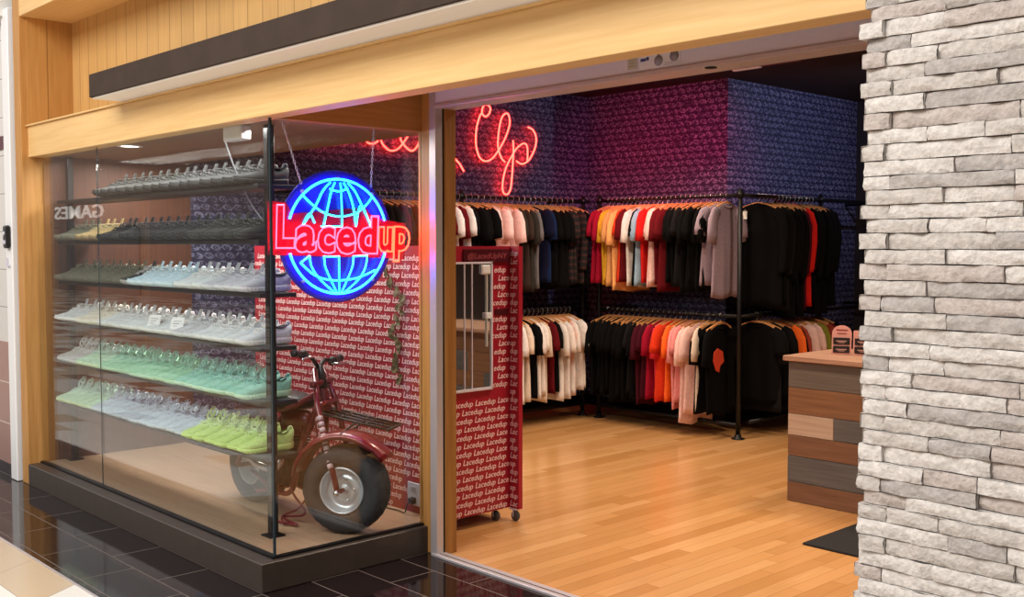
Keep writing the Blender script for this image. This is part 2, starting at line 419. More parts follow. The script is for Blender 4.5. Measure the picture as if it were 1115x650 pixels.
b=MB(); b.box(-7.33+5.8,-4.3+5.8,-.016,.016,-.003,.009); b.box(-4.325+5.8,-4.297+5.8,.016,.88,-.003,.009); b.build('window_channel',blackmetal,w)['kind']='structure'

# stacked-stone pillar: every stone has its own rough face
def pillar():
    b=MB(); x0,x1,y0=-1.303,.62,2.42; z=0.0; row=0; rr=random.Random(11)
    while z<3.35:
        h=rr.uniform(.0335,.0405)
        x=x0+rr.uniform(-.006,.006) - (rr.uniform(.004,.018) if row%2 else 0)
        first=True
        while x<x1:
            L=(rr.uniform(.06,.085) if row%2 else rr.uniform(.10,.24)) if first else rr.choice([rr.uniform(.12,.17),rr.uniform(.22,.32),rr.uniform(.24,.34)])
            d=rr.uniform(0,.016); nx=max(3,int(L/.02)); nz=3; tone=rr.choice([0,0,1,1,2,3])
            ph=rr.random()*50; vs=[];fs=[]
            tilt=rr.uniform(-.004,.004)
            for i in range(nx+1):
                for j in range(nz+1):
                    u=i/nx; v=j/nz
                    e=0
                    if i in(0,nx): e+=.003
                    if j in(0,nz): e+=.003
                    wob=.0026*math.sin(ph+u*L*70)+.002*math.sin(ph*2+v*5+u*L*41)+rr.uniform(-.0028,.0028)
                    zz=z+.001+v*(h-.002)+(.0016*math.sin(ph+u*L*23) if 0<j<nz else .0008*math.sin(ph+u*L*30))
                    vs.append((x+.0015+u*(L-.003),y0-d+e+wob+tilt*(u-.5),zz))
            for i in range(nx):
                for j in range(nz): a=i*(nz+1)+j; fs.append((a,a+nz+1,a+nz+2,a+1))
            b.add(vs,fs,tone,True)
            # body behind the face
            xa,xb,za,zb=x+.001,x+L-.001,z+.0015,z+h-.0015
            b.add([(xa,y0-d+.004,za),(xb,y0-d+.004,za),(xb,y0-d+.004,zb),(xa,y0-d+.004,zb),(xa,y0+.12,za),(xb,y0+.12,za),(xb,y0+.12,zb),(xa,y0+.12,zb)],[(0,4,5,1),(3,2,6,7),(0,3,7,4),(1,5,6,2)],tone)
            x+=L; first=False
        z+=h; row+=1
    b.box(x0+.03,x1-.02,y0+.05,3.6,0,3.35,4)
    st=[mat('stone_%s'%n,c,.9,noise=.16,scale=70,bump=.7) for n,c in (('white',(214,208,202)),('cream',(200,193,186)),('grey',(180,173,168)),('beige',(192,181,174)))]
    struct('pillar',b,st+[mat('stone_core',(120,112,104),.9)])
pillar()
# ================================================================== SIGN BAR ABOVE THE SHOP WINDOW
t=thing('light_bar','long dark brown light bar with white underside over the fascia','light',(-5.85,2.3,2.41))
b=MB(); b.box(0,4.5,0,.46,.006,.132,0,.003); b.build('housing',mat('bronze_housing',(62,49,41),.75,0,noise=.1,scale=8,spec=.2),t)
b=MB(); b.box(.02,4.48,.012,.45,-.002,.008); b.build('diffuser',mat('white_diffuser',(206,198,188),.5,emit=.2,ecol=(255,240,220)),t)
for u in (.9,2.6,4.2): b=MB(); b.box(u,u+.05,.40,.465,.03,.11); b.build('bracket',blackmetal,t)

# ================================================================== LACEDUP PANEL AND KIOSK
redm=mat('crimson_print',(152,16,40),.45); pinkink=mat('white_pink_ink',(240,206,206),.5)
WORD='Lacedup'
PRE=[WORD[:i] for i in range(7,2,-1)]; SUF=[WORD[i:] for i in range(1,5)]
def letter_rows(mb,mtx,w,h,m,pitch=.047,wp=.172,size=.047,skip=None,seed=0,rise=0):
    """rows of slanted words filling w x h; a word cut by the edge keeps the letters that fit"""
    kw=dict(shear=.25,offset=.012,res=2)
    full=text(WORD,**kw); ww=(full[3]-full[2])*size; sp=wp
    sx=.155/ww
    r=0; y=.012
    while y+size*.75<h:
        x=-(.115 if r%2 else .03)-((r*37)%5)*.004
        while x<w:
            body=WORD; xs=x; 
            def wid(s_): q=text(s_,**kw); return (q[3]-q[2])*size*sx
            if x<0.004:
                body=None
                for s_ in SUF:
                    xx=x+wid(WORD)-wid(s_)
                    if xx>=.004: body=s_; xs=xx; break
            elif x+wid(WORD)>w-.003:
                body=None
                for s_ in PRE:
                    if x+wid(s_)<=w-.003: body=s_; break
            if body:
                e=xs+wid(body)
                if not (skip and any(a<e and xs<c and bb<y+size*.8 and y<d for a,bb,c,d in skip)):
                    put_text(mb,body,mtx,xs,y,size,m,width=wid(body),**kw)
            x+=sp
        y+=pitch; r+=1
t=thing('printed_panel','crimson panel covered in rows of pale Lacedup lettering behind the red minibike','panel',(-6.2,3.50,.147))
b=MB(); b.box(0,1.855,0,.03,0,1.455); letter_rows(b,frame((0,-.0025,0),(1,0,0),(0,0,1)),1.855,1.455,1,skip=[(1.66,.03,1.80,.17)])
b.build('board',[redm,pinkink],t)
for u in (.25,1.6): b=MB(); b.box(u,u+.04,.03,.06,0,1.43); b.build('batten',maple,t)
t=thing('power_outlet','grey power outlet low on the crimson Lacedup panel near the jamb','outlet',(-4.50,3.4965,.19))
b=MB(); b.box(-.055,.055,-.008,0,0,.125,0,.003); b.build('cover_plate',mat('outlet_grey',(186,186,196),.5),t)
for z0 in (.02,.075): b=MB(); b.box(-.022,.022,-.011,-.007,z0,z0+.03,0,.002); b.build('socket',mat('outlet_socket',(150,150,158),.5),t)
t=thing('power_plug','black plug and lead in the grey outlet','plug',(-4.485,3.484,.222))
b=MB(); b.box(-.018,.018,-.035,-.001,-.016,.016,0,.004); b.build('plug_body',blackmetal,t)
b=MB(); b.tube(spline([(0,-.03,0),(-.004,-.05,-.02),(-.03,-.045,-.065),(-.12,-.03,-.071),(-.3,-.05,-.071)],6),.004,6); b.build('lead',blackmetal,t)
# dried leaf garland in front of the panel's right end
t=thing('leaf_garland','thin strand of olive brown leaves hanging on the crimson panel by the jamb','garland',(-4.72,3.49,1.46))
leafm=mat('dry_leaf',(96,84,52),.7,noise=.3,scale=60)
gp=[(-.02,0,.03),(.02,-.006,-.05),(.08,-.008,-.10),(.13,-.006,-.17),(.10,-.008,-.25),(.06,-.006,-.33),(.12,-.008,-.40),(.09,-.006,-.5),(.12,-.008,-.6)]
b=MB(); b.tube(spline(gp,5),.0022,5); b.build('stem',mat('stem_brown',(80,60,44),.8),t)
rl=random.Random(4)
for i,p in enumerate(spline(gp,3)[1:]):
    b=MB(); a=rl.uniform(0,6.28); L=rl.uniform(.04,.06); cx,cz=p[0]+rl.uniform(-.035,.03),p[2]
    ux=Vector((math.cos(a),-.2,math.sin(a))); uy=Vector((-math.sin(a),0,math.cos(a)))
    pts=[Vector((cx,p[1]-.004,cz))+ux*(L*(u-.5))+uy*(v*L*.42)+Vector((0,-.006*(1-abs(u-.5)*2),0)) for u,v in ((0,0),(.2,.75),(.5,1),(.8,.75),(1,0),(.8,-.75),(.5,-1),(.2,-.75))]
    b.add(pts+[q+Vector((0,-.0015,0)) for q in pts],[tuple(range(8)),tuple(range(15,7,-1))]+[(q,(q+1)%8,8+(q+1)%8,8+q) for q in range(8)],0,False)
    b.build('leaf',leafm,t)

# kiosk on castors
t=thing('rolling_kiosk','tall crimson kiosk on castors printed with Lacedup, a mirror in its front','kiosk',(-4.45,3.665,0))
KW,KH0,KH1,KD=.495,.075,1.60,.30
b=MB(); b.box(-KD,0,0,KW,KH0,KH1)
letter_rows(b,frame((.0025,0,KH0),(0,1,0),(0,0,1)),KW,KH1-KH0,1,skip=[(.02,.705,.495,1.435),(.12,1.425,.495,1.515)])
letter_rows(b,frame((.0025,.348,KH0+.705),(0,1,0),(0,0,1)),.147,.735,1)
# narrow end face toward the store, and the one toward the mall
letter_rows(b,frame((0,KW+.0025,KH0),(-1,0,0),(0,0,1)),KD,KH1-KH0,1)
letter_rows(b,frame((-KD,-.0025,KH0),(1,0,0),(0,0,1)),KD,KH1-KH0,1)
b.build('cabinet',[redm,pinkink],t)
b=MB(); b.box(0,.075,KW,KW+.03,KH0,KH1)
for q in range(32): put_text(b,('Lac','dup','up')[q%3],frame((0,KW-.0025,KH0),(1,0,0),(0,0,1)),.005,.012+.047*q,.047,1,width=(.062,.062,.045)[q%3],shear=.25,offset=.012,res=2)
b.build('wing_panel',[redm,pinkink],t)
mir=mat('mirror_silver',(205,214,220),.03,1.0)
b=MB(); b.box(.001,.012,.02,.335,.80,1.50); mo=b.build('mirror',mir,t)
b=MB(); 
for y0,y1,z0,z1 in ((.012,.022,.79,1.51),(.333,.345,.79,1.51),(.012,.345,.785,.80),(.012,.345,1.50,1.512)): b.box(.001,.02,y0,y1,z0,z1,0,.001)
for y0 in (.135,.19): b.box(.012,.016,y0,y0+.006,.80,1.50)
b.build('mirror_frame',alu,t)
b=MB(); b.box(.012,.022,.298,.306,1.03,1.46,0,.002); b.build('handle_rod',mat('bright_rod',(236,234,222),.2,.4),t)
b=MB(); b.box(.012,.03,.285,.33,1.19,1.225,0,.003); b.build('lock',mat('white_lock',(222,226,230),.4),t)
b=MB(); b.box(.012,.03,.255,.325,1.44,1.495,0,.008); b.build('price_tag',mat('tag_white',(220,220,220),.6),t)
b=MB(); b.box(.001,.014,.135,.485,KH0+1.432,KH0+1.508,0,.001); put_text(b,'@LacedUpNY',frame((.0155,.16,KH0+1.455),(0,1,0),(0,0,1)),0,0,.045,1,width=.30,shear=.2,offset=.012)
b.build('name_plate',[mat('plate_dark_red',(70,10,22),.35),mat('plate_ink',(150,66,74),.5)],t)
b=MB(); b.box(.001,.006,.375,.475,KH0+1.13,KH0+1.165); b.build('small_plate',mat('plate_dark_red',(70,10,22),.35),t)
for x,y in ((-.05,.06),(-.05,.42),(-.25,.06),(-.25,.42),(.03,.505)):
    c=MB(); c.box(x-.025,x+.025,y-.02,y+.02,.066,.075); c.box(x-.004,x+.004,y+.012,y+.016,.025,.07); c.box(x-.004,x+.004,y-.016,y-.012,.025,.07)
    cc=c.build('castor',alu,t)
    c=MB(); c.lathe([(.008,-.011),(.027,-.011),(.03,-.006),(.03,.006),(.027,.011),(.008,.011)],(x+.008,y,.0305),(0,1,0),18); c.build('castor_wheel',mat('castor_rubber',(70,66,66),.6),cc)

# ================================================================== NEON SIGNS
cyan=mat('neon_cyan',(40,200,255),.3,emit=24,ecol=(16,80,255))
teal=mat('neon_teal',(70,255,235),.3,emit=8,ecol=(24,180,240))
redn=mat('neon_red',(255,60,50),.3,emit=24,ecol=(255,41,33))
pinkn=mat('neon_pink',(255,80,110),.3,emit=28,ecol=(255,30,46))
G0=(-4.43,2.972,1.648)
t=thing('globe_neon_sign','blue neon globe with red outlined Lacedup lettering hung inside the window','neon sign',G0)
M=frame((0,0,0),(.05,1,0),(0,0,1))      # local x right, y up, z toward the mall
def L(p,z=0): return M@Vector((p[0],p[1],z))
RG=.285
bd=MB(); bd.lathe([(.0,-.012),(.325,-.012),(.33,-.008),(.325,-.004),(0,-.004)],M@Vector((0,0,-.012)),M@Vector((0,0,1))-M@Vector((0,0,0)),64)
acry=NB('blue_acrylic'); acry.b.inputs['Base Color'].default_value=lin((28,36,190)); acry.b.inputs['Roughness'].default_value=.25
acry.b.inputs['Transmission Weight'].default_value=.0; acry.b.inputs['Alpha'].default_value=.86
bd.build('backing_disc',acry.m,t)
bd=MB(); bd.prism([(-.385,-.09),(.3,-.11),(.40,-.12),(.41,.07),(.2,.10),(.16,.15),(-.25,.11),(-.29,.165),(-.385,.165)],M@Vector((0,0,-.012)),L((1,0)),L((0,1)),L((0,0),.006)); 
rac=NB('red_acrylic'); rac.b.inputs['Base Color'].default_value=lin((150,14,60)); rac.b.inputs['Roughness'].default_value=.3; rac.b.inputs['Alpha'].default_value=.72
bd.build('backing_banner',rac.m,t)
tubes=[]
def arc(a0,a1,r=RG,n=28): return [L((r*math.cos(math.radians(a0+(a1-a0)*i/n)),r*math.sin(math.radians(a0+(a1-a0)*i/n)))) for i in range(n+1)]
ring=MB(); ring.tube(arc(17,163),.0065,8); ring.tube(arc(197,343),.0065,8); ring.build('globe_ring',cyan,t)
g=MB()
def curve(pts): g.tube([L(p) for p in [(q.x,q.y) for q in spline([(x,y,0) for x,y in pts],6)]],.0048,6)
# upper cap: parallel and meridians fanning out of the pole
curve([(-.205,.205),(-.16,.165),(-.09,.12),(0,.10),(.09,.115),(.155,.155),(.20,.205)])
curve([(-.05,.235),(0,.225),(.055,.24)])
for ax,bx,cx in ((-.045,-.13,-.20),(-.02,-.06,-.085),(.012,.018,.02),(.03,.085,.10),(.055,.14,.19)):
    curve([(ax,.268),((ax+bx)/2,.225),(bx,.15),(cx,.055)])
curve([(-.20,.055),(-.165,.11),(-.135,.065)]); curve([(-.10,.05),(.02,.05)]); curve([(.10,.05),(.13,.16),(.19,.05)])
g.build('globe_grid',teal,t); g=MB()
# lower cap
curve([(-.215,-.13),(-.14,-.19),(-.06,-.215),(.03,-.218),(.12,-.205),(.215,-.17)])
for ax,bx,cx in ((-.165,-.11,-.03),(-.085,-.05,-.015),(.0,.0,.0),(.085,.05,.015),(.165,.12,.035)):
    curve([(ax,-.095),((ax*.8+bx*.2),-.15),(bx,-.21),(cx,-.278)])
curve([(-.215,-.13),(-.165,-.095)]); curve([(-.085,-.1),(0,-.1)]); curve([(.085,-.1),(.165,-.095)])
g.build('globe_grid',teal,t)
b=MB()
MT=M@Matrix.Translation((0,0,.03))
put_text(b,'L',MT,-.365,-.045,.265,0,width=.105,outline=.016,shear=.05,res=3,offset=.045)
put_text(b,'a',MT,-.265,-.065,.235,0,width=.125,outline=.018,shear=.05,res=3,offset=.045)
put_text(b,'c',MT,-.14,-.07,.235,0,width=.105,outline=.018,shear=.05,res=3,offset=.045)
put_text(b,'e',MT,-.035,-.075,.24,0,width=.12,outline=.018,shear=.05,res=3,offset=.045)
put_text(b,'d',MT,.09,-.075,.245,0,width=.13,outline=.018,shear=.05,res=3,offset=.045)
put_text(b,'u',MT,.212,-.066,.235,1,width=.095,outline=.02,shear=.05,res=3,offset=.04)
put_text(b,'p',MT,.302,-.062,.235,1,width=.108,outline=.02,shear=.05,res=3,offset=.04)
b.build('lettering',[pinkn,mat('neon_orange_red',(255,90,50),.3,emit=16,ecol=(255,46,28))],t)
for p in ((-.2,.22),(.2,.22),(-.2,-.22),(.2,-.22),(0,.29)): b=MB(); b.lathe([(.0,-.012),(.008,-.012),(.008,.004),(0,.004)],L(p),L((0,0),1),10); b.build('standoff',mat('clear_standoff',(160,170,190),.2),t)
# links from the ceiling to the disc's rim
for p0,p1 in (((-.2,.255),(-.30,.548)),((.2,.255),(.22,.548))):
    b=MB(); a=L(p0,-.014); c=Vector(L(p1,-.014)); c.z=.548; n=18
    for i in range(n):
        m0=a.lerp(c,i/n); m1=a.lerp(c,(i+1)/n); d=(m1-m0); s=d.normalized().orthogonal().normalized(); 
        if i%2: s=s.cross(d.normalized())
        mid=(m0+m1)/2; pts=[mid+d*.62*math.cos(q*PI/5)+s*.005*math.sin(q*PI/5) for q in range(10)]
        b.tube(pts,.0016,5,closed=True)
    b.build('chain',alu,t)
t=thing('transformer_box','small white transformer box on the window ceiling above the shoes','box',(-4.80,2.62,2.2))
b=MB(); b.box(-.09,.09,-.03,.03,-.075,-.001,0,.006); b.build('case',whitepaint,t)
b=MB(); b.tube(spline([(-.09,0,-.03),(-.13,.0,-.05),(-.12,.05,-.2),(-.06,.12,-.4),(.0,.24,-.58)],8),.0045,6); b.build('lead',mat('grey_cord',(160,160,170),.5),t)

t=thing('script_neon_sign','red neon script spelling Laced Up on the blue wall above the left clothes rail','neon sign',(XW,6.0,2.4))
def strokes(lst):
    b=MB()
    for pts in lst: b.tube([(.042,y-6.0,z-2.4) for y,z in [(q.x,q.y) for q in spline([(y,z,0) for y,z in pts],7)]],.0075,7)
    return b
U=[(6.391,2.802),(6.398,2.853),(6.439,2.886),(6.491,2.866),(6.482,2.814),(6.432,2.779),(6.383,2.80),(6.35,2.742),(6.321,2.641),(6.321,2.504),(6.362,2.407),(6.428,2.375),(6.511,2.4),(6.595,2.483),(6.681,2.605),(6.735,2.734),(6.724,2.812),(6.692,2.829),(6.638,2.789),(6.602,2.677),(6.587,2.552),(6.6,2.475),(6.638,2.407),(6.676,2.381)]
P=[(6.778,2.588),(6.784,2.502),(6.776,2.376),(6.761,2.217),(6.741,2.122),(6.698,2.081),(6.651,2.106),(6.648,2.197),(6.687,2.324),(6.771,2.451),(6.833,2.521),(6.921,2.569),(6.965,2.529),(6.965,2.405)]
Q=[(6.822,2.397),(6.899,2.374),(6.988,2.419),(7.066,2.536),(7.08,2.633),(7.037,2.702),(6.972,2.724)]
strokes([U]).build('letter_u',redn,t); strokes([P,Q]).build('letter_p',redn,t)
strokes([[(4.62,2.80),(4.72,2.90),(4.66,2.95),(4.62,2.84),(4.58,2.62),(4.52,2.47),(4.47,2.52),(4.56,2.53),(4.72,2.44),(4.86,2.46)],
         [(5.02,2.66),(4.92,2.70),(4.86,2.58),(4.91,2.46),(5.0,2.52),(5.04,2.68),(5.04,2.55),(5.123,2.461),(5.152,2.45),(5.192,2.453),(5.233,2.477)],
         [(5.38,2.70),(5.30,2.70),(5.263,2.60),(5.263,2.487),(5.304,2.432),(5.365,2.403),(5.438,2.424),(5.502,2.486),(5.56,2.57),(5.55,2.66),(5.50,2.66),(5.47,2.58),(5.47,2.504),(5.522,2.446),(5.586,2.416),(5.64,2.453),(5.68,2.52)],
         [(5.90,2.66),(5.80,2.70),(5.73,2.60),(5.76,2.47),(5.84,2.44),(5.92,2.53),(5.99,2.72),(6.03,2.90),(5.98,2.92),(5.96,2.75),(5.98,2.54),(6.016,2.447),(6.049,2.396),(6.124,2.333),(6.173,2.271)]]).build('word_laced',redn,t)
for y,z in ((6.33,2.6),(6.6,2.6),(6.76,2.3),(7.05,2.5),(6.05,2.4),(5.4,2.41),(4.7,2.6)): b=MB(); b.tube([(0,y-6,z-2.4),(.042,y-6,z-2.4)],.004,6); b.build('standoff',alu,t)
# ================================================================== SHOE RACK AND SHOES
RX0,RX1,RY=-7.235,-4.63,2.70
SH=[1.905,1.632,1.367,1.10,.828,.553]
t=thing('shoe_rack','black six-shelf shoe rack on two floor-to-ceiling posts inside the window','rack',(-5.93,RY,.147))
for x in (RX0,RX1):
    b=MB(); b.box(x+5.93-.02,x+5.93+.02,-.02,.02,0,2.05,0,.003); p=b.build('post',blackmetal,t)
    b=MB(); b.box(x+5.93-.045,x+5.93+.045,-.045,.045,0,.008,0,.002); b.build('foot_plate',blackmetal,p)
for z in SH:
    b=MB(); b.box(RX0+5.93-.03,RX1+5.93+.022,-.075,.135,z-.147-.022,z-.147,0,.002); b.build('shelf',mat('shelf_board',(30,28,30),.5),t)

def shoe_profile():
    # t from heel 0 to toe 1, length .295 ; half widths and heights
    T=[0,.03,.08,.16,.26,.36,.46,.56,.66,.76,.86,.93,.975,1]
    Wd=[.012,.026,.033,.037,.037,.036,.038,.043,.047,.049,.045,.036,.023,.008]
    return T,Wd
LEN=.295
def make_shoe(name,style,label):
    """toe toward -Y; origin at mid sole. style 0: low knit runner, 1: bulkier with loose laces"""
    t=thing(name,label,'shoe',(0,0,0))
    T,Wd=shoe_profile(); n=12
    def Y(tt): return LEN/2-tt*LEN
    soleH=[.034,.036,.037,.036,.034,.032,.031,.030,.029,.028,.028,.027,.026,.026]
    lift=[.008,.004,.001,0,0,0,0,0,0,.001,.004,.009,.015,.021]
    # sole: rounded slab, wavy flank
    b=MB(); rings=[]
    for i,tt in enumerate(T):
        w=Wd[i]*1.09; h=soleH[i]; z0=lift[i]; y=Y(tt)+(.006 if tt==0 else -.005 if tt==1 else 0)
        prof=[(-.82,0),(-.97,.22),(-1.03,.55),(-.99,.85),(-.9,1),(-.3,1.02),(.3,1.02),(.9,1),(.99,.85),(1.03,.55),(.97,.22),(.82,0)]
        rings.append([(w*u,y,z0+(h-z0*.55)*v) for u,v in prof])
    b.loft(rings,0)
    for i in range(14):    # little ribs along the flank
        tt=.1+.8*i/13
        w=1.12*(Wd[min(range(14),key=lambda q:abs(T[q]-tt))])
        for sx in (-1,1): b.box(sx*w-.0015,sx*w+.0015,Y(tt)-.004,Y(tt)+.004,.008,.026)
    b.build('sole',MATS['shoe_white_sole'],t)
    # upper
    H=[.088,.100,.094,.080,.078,.092,.092,.080,.068,.058,.050,.044,.038,.030]
    if style: H=[h+.006 for h in H]
    b=MB(); rings=[]
    for i,tt in enumerate(T):
        w=Wd[i]*.985; z0=.022+lift[i]*.6; h=max(H[i]-z0,.012); r=[]
        top=.55 if tt<.34 else .42
        for u,v in ((-1,0),(-1.0,.3),(-.94,.58),(-top-.2,.86),(-top*.6,.98),(0,1.0),(top*.6,.98),(top+.2,.86),(.94,.58),(1.0,.3),(1,0),(.4,-.02)):
            r.append((w*u,Y(tt)+.012*(v)*(1 if tt<.1 else 0),z0+h*v))
        rings.append(r)
    b.loft(rings,0); 
    up=b.build('upper',MATS['shoe_white'],t)
    # collar hole: dark lining set in the top between heel tab and tongue
    b=MB(); pts=[]
    for i in range(16):
        a=2*PI*i/16; pts.append((.024*math.cos(a),Y(.19)+.036*math.sin(a),.0845+.012*max(0,math.sin(a))+.008*max(0,-math.sin(a))))
    b.add(pts+[(0,Y(.19),.07)],[(i,(i+1)%16,16) for i in range(16)],0,True)
    b.tube([Vector(p) for p in pts],.0035,6,0,closed=True)
    b.build('collar',MATS['shoe_lining'],t)
    # tongue
    b=MB(); rings=[]
    for q in range(5):
        u=q/4; y=Y(.30)-.008*u+(.02 if style else .014)*u*-1+.034*u; z=.086+u*(.052 if style else .058); w=.022-.006*u
        y=Y(.36)+.022*u; rings.append([(-w,y,z),(0,y-.006,z+.002),(w,y,z),(w*.9,y+.006,z),(0,y+.002,z),(-w*.9,y+.006,z)])
    b.loft(rings,0); b.build('tongue',MATS['shoe_white'],t)
    # heel pull tab
    b=MB(); b.tube(spline([(0,Y(.025),.088),(0,Y(.0),.102),(0,Y(.018),.112),(0,Y(.05),.106),(0,Y(.06),.092)],4),.008,6); b.build('pull_tab',MATS['shoe_lace'],t)
    # laces: cross bars over the vamp and bow loops
    b=MB()
    for i in range(6):
        tt=.40+i*.052; j=min(range(14),key=lambda q:abs(T[q]-tt))
        f=(tt-T[j-1])/(T[j]-T[j-1]) if T[j]>tt else 0
        zz=H[j]+.002 if T[j]<=tt else H[j-1]+(H[j]-H[j-1])*f+.002
        w=.02
        b.tube(spline([(-w,Y(tt)+.006,zz-.008),(0,Y(tt),zz+.003),(w,Y(tt)-.006,zz-.008)],3),.0028,5)
        b.tube(spline([(w,Y(tt)+.006,zz-.008),(0,Y(tt)+.001,zz+.004),(-w,Y(tt)-.006,zz-.008)],3),.0028,5)
    zt=.105
    loops=[[(-1,.026,.006),(1,.026,.004)],[(-1,.034,.04),(1,.03,.052),(-1,.02,.058)],[(1,.04,.022),(-1,.04,.014),(1,.018,.06),(-1,.012,.03)]][style]
    for s,dx,dz in loops:
        b.tube(spline([(0,Y(.42),zt),(s*dx*.8,Y(.40)+.01,zt+dz),(s*dx*1.25,Y(.44)-.004,zt+dz*.55),(s*dx*.6,Y(.46)-.01,zt-.004),(0,Y(.43),zt)],5),.0028,5)
    for a_,l_ in (((.9,.045),(2.1,.055),(2.7,.03)) if style else ()): b.tube([(0,Y(.42),zt),(.03*math.cos(a_),Y(.41)+.012*math.sin(a_*2),zt+l_*.7),(.05*math.cos(a_),Y(.39)+.02*math.cos(a_*3),zt+l_)],.003,5)
    b.tube(spline([(0,Y(.43),zt),(.02,Y(.46),zt+.005),(.03,Y(.5),zt-.02)],4),.0026,5)
    b.build('laces',MATS['shoe_lace'],t)
    register(t); return t
mat('shoe_white_sole',(226,230,232),.55); mat('shoe_white',(214,222,228),.75,bump=.25,scale=220); mat('shoe_lining',(90,92,98),.9); mat('shoe_lace',(224,226,228),.8)
def sm(name,c): return mat('shoe_'+name,c,.75,noise=.12,scale=90,bump=.2)
PAL={ # upper, sole, lace, lining, words
 'charcoal':((60,62,64),(52,54,54),(84,86,88),(24,24,26),'charcoal'),
 'black':((30,30,34),(28,28,32),(60,60,66),(14,14,16),'black'),
 'tan':((196,168,116),(150,128,92),(206,190,150),(50,40,30),'tan'),
 'darkgrey':((52,54,52),(46,48,46),(70,72,70),(20,20,20),'dark grey'),
 'olive':((104,104,88),(98,96,80),(122,120,102),(40,40,34),'olive grey'),
 'blackwhite':((46,48,52),(176,176,172),(190,190,190),(16,16,18),'black and white'),
 'iceblue':((196,222,236),(214,232,240),(220,236,242),(90,104,116),'ice blue'),
 'white':((222,226,230),(232,234,232),(236,236,236),(110,112,116),'white'),
 'cream':((226,222,208),(232,228,212),(236,232,222),(116,110,100),'cream'),
 'palegrey':((196,200,210),(222,224,228),(214,216,222),(84,86,94),'pale grey'),
 'grey':((176,178,180),(196,196,194),(214,214,214),(60,62,64),'grey'),
 'mint':((156,214,182),(190,232,196),(150,206,186),(70,110,98),'mint green'),
 'aqua':((150,212,196),(196,234,204),(138,196,190),(60,104,100),'aqua green'),
 'seafoam':((186,222,196),(206,232,190),(190,216,206),(84,112,98),'seafoam green'),
 'mist':((188,204,222),(204,220,232),(196,206,224),(96,108,128),'mist blue'),
 'lime':((196,230,140),(210,242,150),(214,236,170),(110,130,76),'lime green'),
}
def pal(c):
    u,s,l,li,_=PAL[c]
    return {'upper':sm(c,u),'tongue':sm(c,u),'sole':mat('sole_'+c,s,.55),'laces':mat('lace_'+c,l,.8),'pull_tab':mat('lace_'+c,l,.8),'collar':mat('lining_'+c,li,.9)}
rows=[
 (0,'topmost',['darkgrey']*8+['charcoal']*8,-6.30,'top'),
 (0,'second',['olive']*3+['tan']*3+['black']*2+['charcoal']*1+['black']*8+['darkgrey']*5,-7.17,'second'),
 (0,'third',['olive']*9+['blackwhite']*1+['iceblue']*5+['white']*3+['palegrey']*4,-7.17,'third'),
 (0,'fourth',['white']*3+['cream']*3+['white']*9+['palegrey']*2+['white']*5,-7.17,'fourth'),
 (1,'fifth',['grey']*3+['seafoam']*3+['mint']*9+['aqua']*7,-7.17,'fifth'),
 (1,'lowest',['seafoam']*5+['mist']*11+['lime']*6,-7.17,'lowest'),
]
ORD=['first','second','third','fourth','fifth','sixth','seventh','eighth','ninth','tenth','eleventh','twelfth','thirteenth','fourteenth','fifteenth','sixteenth','seventeenth','eighteenth','nineteenth','twentieth','twenty-first','twenty-second','twenty-third','twenty-fourth','twenty-fifth']
protoA=make_shoe('sneaker',0,'x'); protoB=make_shoe('sneaker',1,'x'); protoC=make_shoe('sneaker',2,'x')
used={}
PX=.1165
for ri,(st,nm,cols,x0,g) in enumerate(rows):
    pr=protoB if st else protoA
    nrow=len(cols); start=RX1-.12-(nrow-1)*PX if ri==0 else x0
    px=PX if ri==0 else (RX1-.115-x0)/(nrow-1)
    for i,c in enumerate(cols):
        x=start+i*px+R.uniform(-.006,.006); y=RY+.022+R.uniform(-.008,.008); rz=R.uniform(-.07,.07)-.05
        lab='%s sneaker, %s from the left end of the %s shelf in the window'%(PAL[c][4],ORD[i],nm)
        loc=(x,y,SH[ri]); pr=(protoC if st and R.random()<.5 else protoB) if st else protoA; st=(2 if pr is protoC else st) if st else 0; grp='sneakers on the %s window shelf'%g
        if not used.get(st):
            used[st]=True; r=pr; r.location=loc; r.rotation_euler=(0,0,rz); r['label']=lab; r['group']=grp
            tb=pal(c)
            for ch in r.children:
                b_=ch.name.split('.')[0]; ch.material_slots[0].link='OBJECT'; ch.material_slots[0].material=tb[b_]
        else: clone(pr,loc,rz,lab,grp,pal(c))
# two price cards leaning on the fourth row
for i,(x,w) in enumerate(((-5.79,'left'),(-5.50,'right'))):
    b=MB(); b.box(-.042,.042,-.0015,.0015,0,.075,0); 
    for q in range(3): b.box(-.026,.026-.012*q,-.0022,-.0014,.05-.014*q,.054-.014*q,1)
    o=b.build('price_card',[mat('card_white',(232,234,236),.6),mat('card_ink',(150,154,160),.6)]); o.location=(x,RY-.085,SH[3]+.035); o.rotation_euler=(-.35,0,.45)
    tag(o,'white price card leaning on the fourth row of sneakers, the %s one of two'%w,'card','price cards on the fourth shelf')

